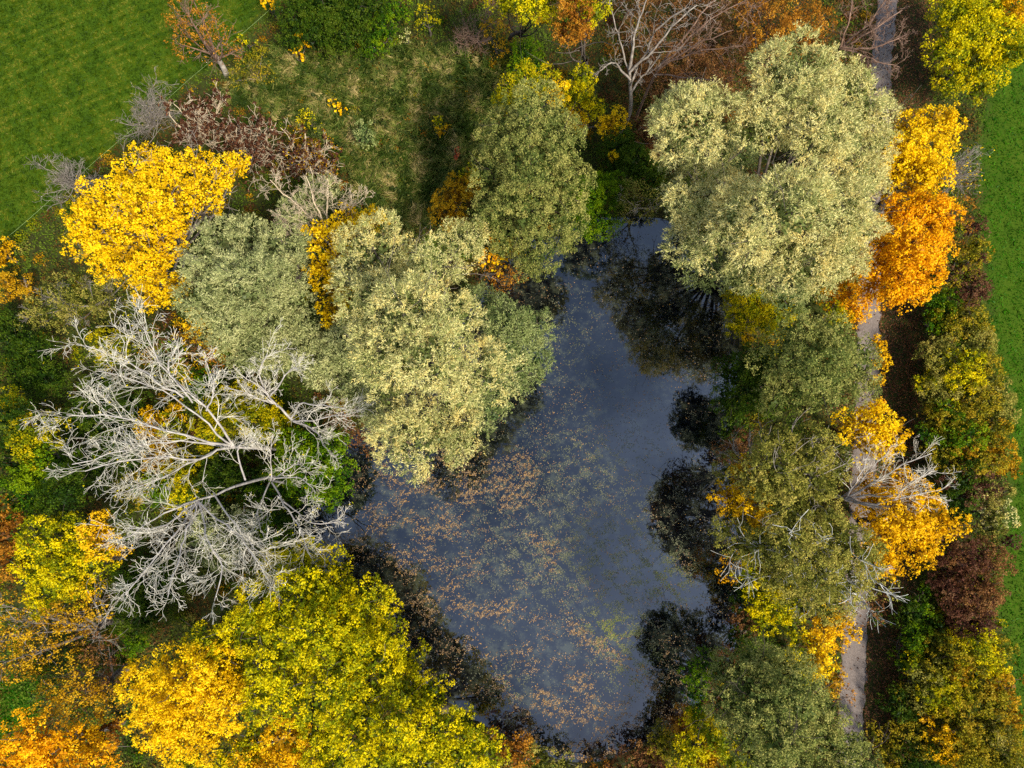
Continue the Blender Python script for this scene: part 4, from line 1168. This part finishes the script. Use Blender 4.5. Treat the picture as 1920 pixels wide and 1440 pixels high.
bare_plant('dead_tree', 'dead tree at the water edge with boughs over the pond corner', 'tree', (585, 915),
           [[.6, (510, 905, 7), (540, 950, 9), (560, 1000, 10.5), (580, 1060, 11.5)], [.55, (505, 895, 7), (560, 900, 9), (590, 930, 10)], [.5, (512, 900, 7), (550, 870, 9), (585, 880, 10)],
            [.5, (520, 930, 8), (580, 990, 10), (640, 985, 10.5)], [.5, (505, 905, 7), (480, 960, 9), (500, 1010, 10.5)], [.45, (508, 900, 7), (515, 850, 9), (520, 820, 10)]],
           DEADWOOD, 0.11, per=(9, 6, 3), trunk_to=[(560, 910, 2.5), (505, 900, 7)], curl=0.26, twig=0.010, ang=(18, 48), leaves=(150, 0.15, 'limegold'))

# ------------------------------------------------------------------ fence tape along the left field
F0, F1 = at(512, 12, 1.0), at(5, 452, 1.0)
fence = link('electric_fence', None, loc=(*at(512, 12)[:2], 0.0))
tag(fence, 'thin pale fence tape strung along the edge of the left field', 'fence')
FB = np.array([*at(512, 12)[:2], 0.0])
ft = np.linspace(-0.15, 1.15, 40)
fp = F0[None] * (1 - ft)[:, None] + F1[None] * ft[:, None]
fp[:, 2] = 1.0 - 0.06 * np.abs(np.sin(ft * math.pi * 6))
m_tape, n_, l_, o_ = new_mat('pale_tape')
b_ = n_.new('ShaderNodeBsdfPrincipled')
b_.inputs['Base Color'].default_value = (*lin((150, 172, 96)), 1)
b_.inputs['Roughness'].default_value = 0.6
l_.new(b_.outputs[0], o_.inputs['Surface'])
link('tape', tube_mesh('tape', [((fp - FB)[None], np.full((1, 40), 0.008))], m_tape, 5), fence)
post_me = None
for k in range(9):
    t_ = -0.15 + 1.3 * k / 8
    p_ = F0 * (1 - t_) + F1 * t_
    if post_me is None:
        pp = np.array([[0, 0, -0.2], [0, 0, 0.5], [0, 0, 1.08]])
        post_me = tube_mesh('post', [(pp[None], np.array([[0.022, 0.02, 0.012]]))], TWIG_BROWN, 6)
    link('post', post_me, fence, loc=(p_[0] - FB[0], p_[1] - FB[1], gz(p_[0], p_[1])))


def px_of(p_, z_=None):
    d = np.column_stack([p_, np.full(len(p_), (WATER_Z if z_ is None else z_) - CAM_H)])
    yy = d[:, 1] * CT + d[:, 2] * ST
    zz = -d[:, 1] * ST + d[:, 2] * CT
    return np.column_stack([960 + FPX * d[:, 0] / -zz, 720 - FPX * yy / -zz])


# ------------------------------------------------------------------ grass, undergrowth, litter, floating leaves
def scatter(rng, n, x0, x1, y0, y1):
    """Even random ground points over the part of the land framed by these photo rows and columns."""
    c = np.array([at(x, y)[:2] for x in (x0, x1) for y in (y0, y1)])
    lo, hi = c.min(0), c.max(0)
    p = lo + rng.random((int(n * 1.25), 2)) * (hi - lo)
    q = px_of(p, 0.0)
    return p[(q[:, 0] > x0) & (q[:, 0] < x1) & (q[:, 1] > y0) & (q[:, 1] < y1)]


def pal_pick(rng, P, m):
    m = np.clip(m, 0, 0.999) * (len(P) - 1)
    i = m.astype(int)
    f = (m - i)[:, None]
    return P[i] * (1 - f) + P[i + 1] * f


def stuff(name, label, cat, pts, z, axis, nrm, L, W, col, mat, fold=0.18):
    c = np.column_stack([pts, z])
    me_ = leaf_mesh(name, c, axis, nrm, L, W, col, mat, fold)
    o = link(name, me_)
    return tag(o, label, cat, kind='stuff')


rng = np.random.default_rng(77)
# meadow grass
G1 = lin([(40, 60, 6), (58, 78, 6), (76, 90, 8), (104, 106, 28)])
G2 = lin([(34, 78, 4), (44, 94, 6), (54, 106, 8), (68, 114, 14)])
for nm_, lab_, poly, box, n0, P in (
        ('meadow_grass', 'mown green meadow grass in the upper left corner', FIELD_L, (-60, 560, -60, 560), 110000, G1),
        ('meadow_grass', 'bright green field grass along the right edge', FIELD_R, (1790, 2000, -60, 1500), 60000, G2),
        ('meadow_grass', 'patch of green grass at the lower left edge', FIELD_SW, (-80, 120, 1240, 1460), 9000, G2),
        ('meadow_grass', 'small bright grass glade below the golden sapling', GLADE, (430, 640, 80, 220), 9000, G2)):
    p = scatter(rng, n0, *box)
    sd_ = poly_sd(p, poly) + (pnoise(p, 2.5, 21) - 0.5) * 1.6
    p = p[sd_ < rng.exponential(0.25, len(p))]
    N = len(p)
    ax = unit(np.column_stack([rng.normal(size=(N, 2)), rng.uniform(0.2, 1.0, N)]))
    m_ = 0.48 + 1.3 * (pnoise(p, 5, 2) - 0.5) + 1.5 * (pnoise(p, 1.5, 4) - 0.5) + rng.normal(size=N) * 0.10
    hh = rng.uniform(0.12, 0.24, N) * (0.7 + 0.8 * pnoise(p, 1.6, 9))
    stuff(nm_, lab_, 'grass', p, ground_z(p) + hh * 0.3, ax, unit(rng.normal(size=(N, 3)) + [0, 0, 1]), hh * 1.15, hh * 0.36, pal_pick(rng, P, m_), GRASS)

# rough grass and reeds of the upper middle
ROUGH = px_poly([(430, 150), (520, 100), (640, 110), (760, 90), (880, 110), (960, 160), (900, 260), (880, 330), (830, 420), (760, 430), (680, 390), (640, 300), (560, 230), (470, 200), (400, 200)])
p = scatter(rng, 90000, 380, 1000, 60, 460)
sd_ = poly_sd(p, ROUGH) + (pnoise(p, 3.0, 31) - 0.5) * 2.5
p = p[sd_ < 0]
N = len(p)
th = 6.28 * pnoise(p, 5.0, 55) * 1.4 + rng.normal(size=N) * 0.7
ax = unit(np.column_stack([np.cos(th), np.sin(th), rng.uniform(0.15, 0.9, N)]))
RG = lin([(48, 64, 18), (72, 88, 30), (98, 106, 42), (128, 120, 58), (174, 152, 96)])
m_ = 0.42 + 1.1 * (pnoise(p, 5, 61) - 0.5) + 0.5 * (pnoise(p, 1.2, 62) - 0.5) + rng.normal(size=N) * 0.2
hh = rng.uniform(0.35, 0.9, N)
stuff('rough_grass', 'tussocky olive rough grass and reeds in the upper middle', 'grass', p, ground_z(p) + 0.15 + 0.5 * pnoise(p, 2.2, 63) + rng.uniform(0, 0.25, N), ax,
      unit(rng.normal(size=(N, 3)) + [0, 0, 1]), hh, hh * 0.10 + 0.02, pal_pick(rng, RG, m_), GRASS)
# leafy weeds in it
p = scatter(rng, 200000, 380, 1000, 60, 460)
sd_ = poly_sd(p, ROUGH) + (pnoise(p, 3.0, 31) - 0.5) * 2.0
p = p[(sd_ < 0.5) & (pnoise(p, 3.4, 71) > 0.36)]
N = len(p)
WG = lin([(44, 58, 22), (62, 76, 30), (86, 94, 40), (112, 110, 52), (150, 128, 64)])
stuff('weeds', 'low leafy green weeds among the rough grass', 'weeds', p, ground_z(p) + 0.1 + 1.5 * rng.random(N) ** 0.6 * np.clip(pnoise(p, 1.9, 74) - 0.25, 0.05, 1), rng.normal(size=(N, 3)),
      unit(rng.normal(size=(N, 3)) * 0.6 + [0, 0, 1]), rng.uniform(0.13, 0.24, N), rng.uniform(0.09, 0.15, N), pal_pick(rng, WG, 0.4 + (pnoise(p, 4, 72) - 0.5) + rng.normal(size=N) * 0.2), LEAF)

# woodland undergrowth everywhere else on land
p = scatter(rng, 400000, -70, 1990, -60, 1500)
sdl = np.minimum(poly_sd(p, FIELD_L), poly_sd(p, FIELD_R))
pd = path_dx(p)
keep = (sdl > 0.2) & (poly_sd(p, SHORE) > 0.25) & (np.abs(pd) > PATH_W / 2 + 0.1) & ~((pd > 0) & (pd < 5.2)) & (poly_sd(p, ROUGH) > 0)
keep &= pnoise(p, 4.5, 81) + rng.random(len(p)) * 0.6 > 0.5
p = p[keep]
N = len(p)
UG = lin([(84, 52, 28), (112, 74, 30), (98, 92, 30), (74, 96, 22), (100, 118, 30)])
ppx_ = px_of(p)
rusty = np.exp(-((ppx_[:, 0] - 1330) / 260) ** 2 - ((ppx_[:, 1] - 90) / 170) ** 2) + np.exp(-((ppx_[:, 0] - 1690) / 60) ** 2 - ((ppx_[:, 1] - 60) / 200) ** 2)
m_ = 0.66 + 1.3 * (pnoise(p, 7, 82) - 0.5) - 0.6 * rusty + rng.normal(size=N) * 0.2
stuff('undergrowth', 'brambles, herbs and fallen leaves covering the woodland floor', 'undergrowth', p, ground_z(p) + 0.05 + 0.9 * rng.random(N) ** 1.3 * pnoise(p, 2.0, 83), rng.normal(size=(N, 3)),
      unit(rng.normal(size=(N, 3)) * 0.5 + [0, 0, 1]), rng.uniform(0.13, 0.24, N), rng.uniform(0.09, 0.16, N), pal_pick(rng, UG, m_), LEAF)



def clumps(rng, cen, rad, pals, per=260):
    C_, A_, N_, K_ = [], [], [], []
    for c_, r_, pn in zip(cen, rad, pals):
        n_c = int(per * r_ * r_) + 12
        h_ = unit(rng.normal(size=(n_c, 3)) + [0, 0, 0.6])
        h_[:, 2] = np.abs(h_[:, 2])
        wob_ = 0.7 + 0.6 * pnoise(h_, 1.2, int(abs(c_[0] * 31)) % 50)
        C_.append(np.array([c_[0], c_[1], gz(*c_)]) + h_ * (r_ * wob_ * rng.uniform(0.45, 1.05, n_c))[:, None] * [1, 1, 0.8])
        A_.append(rng.normal(size=(n_c, 3)) + h_ * 0.6)
        N_.append(unit(h_ * 0.6 + rng.normal(size=(n_c, 3)) * 0.5 + [0, 0, 0.5]))
        K_.append(pal_pick(rng, PAL[pn], 0.35 + rng.normal() * 0.15 + rng.normal(size=n_c) * 0.22))
    C_, A_, N_, K_ = (np.concatenate(x) for x in (C_, A_, N_, K_))
    n_c = len(C_)
    return C_, A_, N_, rng.uniform(0.12, 0.2, n_c), rng.uniform(0.08, 0.14, n_c), K_


cand = scatter(rng, 3000, 380, 1000, 60, 460)
cand = cand[poly_sd(cand, ROUGH) < 0.8][:330]
a_ = clumps(rng, cand, rng.uniform(0.3, 0.95, len(cand)), rng.choice(['alder', 'deep', 'deep', 'olive', 'hedge', 'rust', 'alder', 'green', 'amber'], len(cand)))
tag(link('weed_clumps', leaf_mesh('weed_clumps', *a_, LEAF)), 'tangled clumps of nettle and bramble dotting the rough meadow', 'weeds', kind='stuff')
cand = scatter(rng, 6000, -40, 1960, -40, 1480)
pd = path_dx(cand)
ok_ = (np.minimum(poly_sd(cand, FIELD_L), poly_sd(cand, FIELD_R)) > 0.3) & (poly_sd(cand, SHORE) > 0.5) & ((pd < -2.0) | (pd > 5.5)) & (poly_sd(cand, ROUGH) > 0.5) & (poly_sd(cand, FIELD_SW) > 0.2)
cand = cand[ok_][:900]
cpx = px_of(cand)
wood = np.where(np.exp(-((cpx[:, 0] - 1330) / 260) ** 2 - ((cpx[:, 1] - 90) / 170) ** 2) > 0.35, 1, 0)
pk = rng.choice(['green', 'deep', 'olive', 'hedge', 'amber', 'brown', 'lime', 'deep'], len(cand))
pk = np.where(wood == 1, rng.choice(['brown', 'rust', 'plum', 'brown', 'olive'], len(cand)), pk)
a_ = clumps(rng, cand, rng.uniform(0.35, 1.1, len(cand)), pk, 200)
tag(link('woodland_scrub', leaf_mesh('woodland_scrub', *a_, LEAF)), 'mixed low scrub and bramble tangles between the trees', 'scrub', kind='stuff')

# brown leaf litter beside the path
p = scatter(rng, 90000, 1560, 1840, -60, 1500)
pd = path_dx(p)
dens = np.where(pd > 0, np.clip((5.4 - pd) / 1.2, 0, 1), np.clip((3.2 + pd) / 1.0, 0, 0.7))
dens = np.where(np.abs(pd) < PATH_W / 2 - 0.15, 0.05 + 0.10 * (p[:, 1] > 28), dens)
p = p[rng.random(len(p)) < dens]
N = len(p)
onp = np.abs(path_dx(p)) < PATH_W / 2
LT = lin([(46, 30, 18), (70, 44, 26), (96, 60, 34), (122, 80, 44), (150, 108, 60)])
stuff('leaf_litter', 'brown fallen leaves carpeting the verges of the track', 'leaves', p, ground_z(p) + np.where(onp, 0.10, 0.02) + 0.05 * rng.random(N), rng.normal(size=(N, 3)) * [1, 1, 0.3],
      unit(rng.normal(size=(N, 3)) * 0.35 + [0, 0, 1]), rng.uniform(0.12, 0.22, N), rng.uniform(0.09, 0.16, N), pal_pick(rng, LT, 0.45 + rng.normal(size=N) * 0.25), LITTER)

# floating leaves on the pond
wb = (560, 1420, 400, 1450)
p = scatter(rng, 480000, *wb)
p = p[poly_sd(p, SHORE) < -0.15]


px = px_of(p)
den = 0.012 + 0.0 * px[:, 0]
for (cx, cy, sx, sy, rot, amp) in [
        (790, 960, 70, 110, 0, 0.34), (840, 1040, 55, 90, 0, 0.30), (700, 1000, 60, 60, 40, 0.22), (860, 900, 50, 40, 0, 0.45), (950, 910, 22, 45, 30, 0.55), (990, 880, 28, 22, 0, 0.35),
        (955, 945, 22, 14, 0, 0.5), (1130, 1210, 50, 13, 35, 0.55), (1095, 1195, 26, 10, 20, 0.6), (1090, 1290, 30, 14, 20, 0.4), (1100, 1285, 14, 30, 0, 0.2), (960, 1150, 60, 14, 10, 0.3),
        (900, 1140, 40, 14, 15, 0.35), (1000, 1310, 60, 34, 20, 0.34), (1060, 1350, 40, 30, 0, 0.35), (1020, 1230, 70, 30, 0, 0.16), (1130, 1340, 34, 26, 0, 0.4), (980, 1200, 60, 60, 0, 0.1),
        (1060, 900, 160, 120, 0, 0.05), (1080, 1080, 140, 80, 0, 0.07), (720, 880, 40, 50, 0, 0.3), (900, 1250, 30, 60, -40, 0.25), (760, 1110, 40, 50, 0, 0.25), (1000, 560, 50, 40, 0, 0.05),
        (1230, 700, 80, 60, 0, 0.05), (1280, 1120, 50, 60, 0, 0.12), (1230, 1280, 50, 60, 0, 0.35), (1220, 1380, 60, 40, 0, 0.4), (1110, 760, 100, 60, 0, 0.05), (1150, 1420, 110, 40, 0, 0.35), (980, 1390, 60, 40, 0, 0.3), (800, 1180, 40, 80, -40, 0.3)]:
    a_ = math.radians(rot)
    dx, dy = px[:, 0] - cx, px[:, 1] - cy
    u_ = (dx * math.cos(a_) + dy * math.sin(a_)) / sx
    v_ = (-dx * math.sin(a_) + dy * math.cos(a_)) / sy
    den += amp * np.exp(-0.5 * (u_ * u_ + v_ * v_) * 1.6)
cl = pnoise(p, 4.2, 91)
cl2 = pnoise(p, 0.85, 92)
den *= np.clip((cl - 0.34) * 3.6, 0, 1.6) * np.clip((cl2 - 0.33) * 3.4, 0, 1.9)
raft = np.zeros(len(p))
for line in ([(1075, 1180), (1100, 1200), (1130, 1215), (1165, 1240)], [(985, 870), (1000, 895), (965, 925), (945, 945)], [(935, 880), (960, 915), (985, 930)],
             [(865, 1130), (905, 1150), (960, 1135)], [(1080, 1270), (1105, 1290), (1112, 1315)], [(1010, 1300), (1050, 1330), (1090, 1350)], [(870, 880), (900, 905), (880, 930)], [(1000, 1010), (1040, 1030), (1030, 1060)]):
    q_ = np.array(line, float)
    for a_, b_2 in zip(q_[:-1], q_[1:]):
        e_ = b_2 - a_
        t_ = np.clip(((px - a_) @ e_) / (e_ @ e_), 0, 1)
        d_ = np.linalg.norm(px - a_ - t_[:, None] * e_, axis=1)
        raft = np.maximum(raft, np.exp(-0.5 * (d_ / 8.0) ** 2))
den += raft * 0.8 * np.clip((cl2 - 0.38) * 4.0, 0, 1.5)
sel = rng.random(len(p)) < den
pf = p[sel]
N = len(pf)
FL = lin([(60, 46, 32), (94, 72, 48), (126, 100, 68), (164, 134, 96), (186, 138, 64)])
stuff('floating_leaves', 'fallen orange-brown leaves drifting in rafts on the pond', 'leaves', pf, np.full(N, WATER_Z + 0.012) + rng.random(N) * 0.012, rng.normal(size=(N, 3)) * [1, 1, 0.05],
      unit(rng.normal(size=(N, 3)) * 0.06 + [0, 0, 1]), rng.uniform(0.05, 0.13, N), rng.uniform(0.04, 0.10, N), pal_pick(rng, FL, 0.5 + rng.normal(size=N) * 0.25), LITTER, fold=0.03)

# water weed just breaking the surface
p = scatter(rng, 560000, *wb)
p = p[poly_sd(p, SHORE) < -0.5]
px = px_of(p)
den = 0.03 + 0 * px[:, 0]
lime = 0 * px[:, 0]
for (cx, cy, sx, sy, amp, g) in [(1050, 980, 150, 90, 0.30, 0), (1120, 850, 110, 60, 0.18, 0.2), (1150, 1050, 110, 70, 0.3, 0.3), (1150, 1180, 45, 40, 0.7, 1), (1250, 1090, 50, 50, 0.5, 0.8),
                                 (1190, 1250, 50, 45, 0.4, 0.7), (1060, 640, 50, 60, 0.12, 0.3), (1000, 1060, 90, 50, 0.25, 0), (960, 1290, 40, 40, 0.2, 0.3)]:
    g_ = np.exp(-0.5 * (((px[:, 0] - cx) / sx) ** 2 + ((px[:, 1] - cy) / sy) ** 2) * 1.5)
    den += amp * g_
    lime = np.maximum(lime, g * g_)
den *= np.clip((pnoise(p, 2.0, 95) - 0.36) * 3.5, 0, 1.7)
sel = rng.random(len(p)) < den
pw = p[sel]
lime = lime[sel]
N = len(pw)
WD = lin([(58, 62, 50), (86, 88, 66), (112, 110, 84), (142, 134, 108)])
WL = lin([(74, 82, 26), (104, 110, 36), (134, 132, 48), (156, 146, 66)])
m_ = 0.45 + rng.normal(size=N) * 0.28
col = pal_pick(rng, WD, m_) * (1 - lime[:, None]) + pal_pick(rng, WL, m_) * lime[:, None]
stuff('water_weed', 'dull olive water weed clouding the pond surface', 'weed', pw, np.full(N, WATER_Z + 0.004) + rng.random(N) * 0.005, rng.normal(size=(N, 3)) * [1, 1, 0.02],
      unit(rng.normal(size=(N, 3)) * 0.03 + [0, 0, 1]), rng.uniform(0.08, 0.18, N), rng.uniform(0.025, 0.06, N), col, LITTER, fold=0.02)

print('plants', len(PLANTS), 'crown leaves', N_LEAVES)
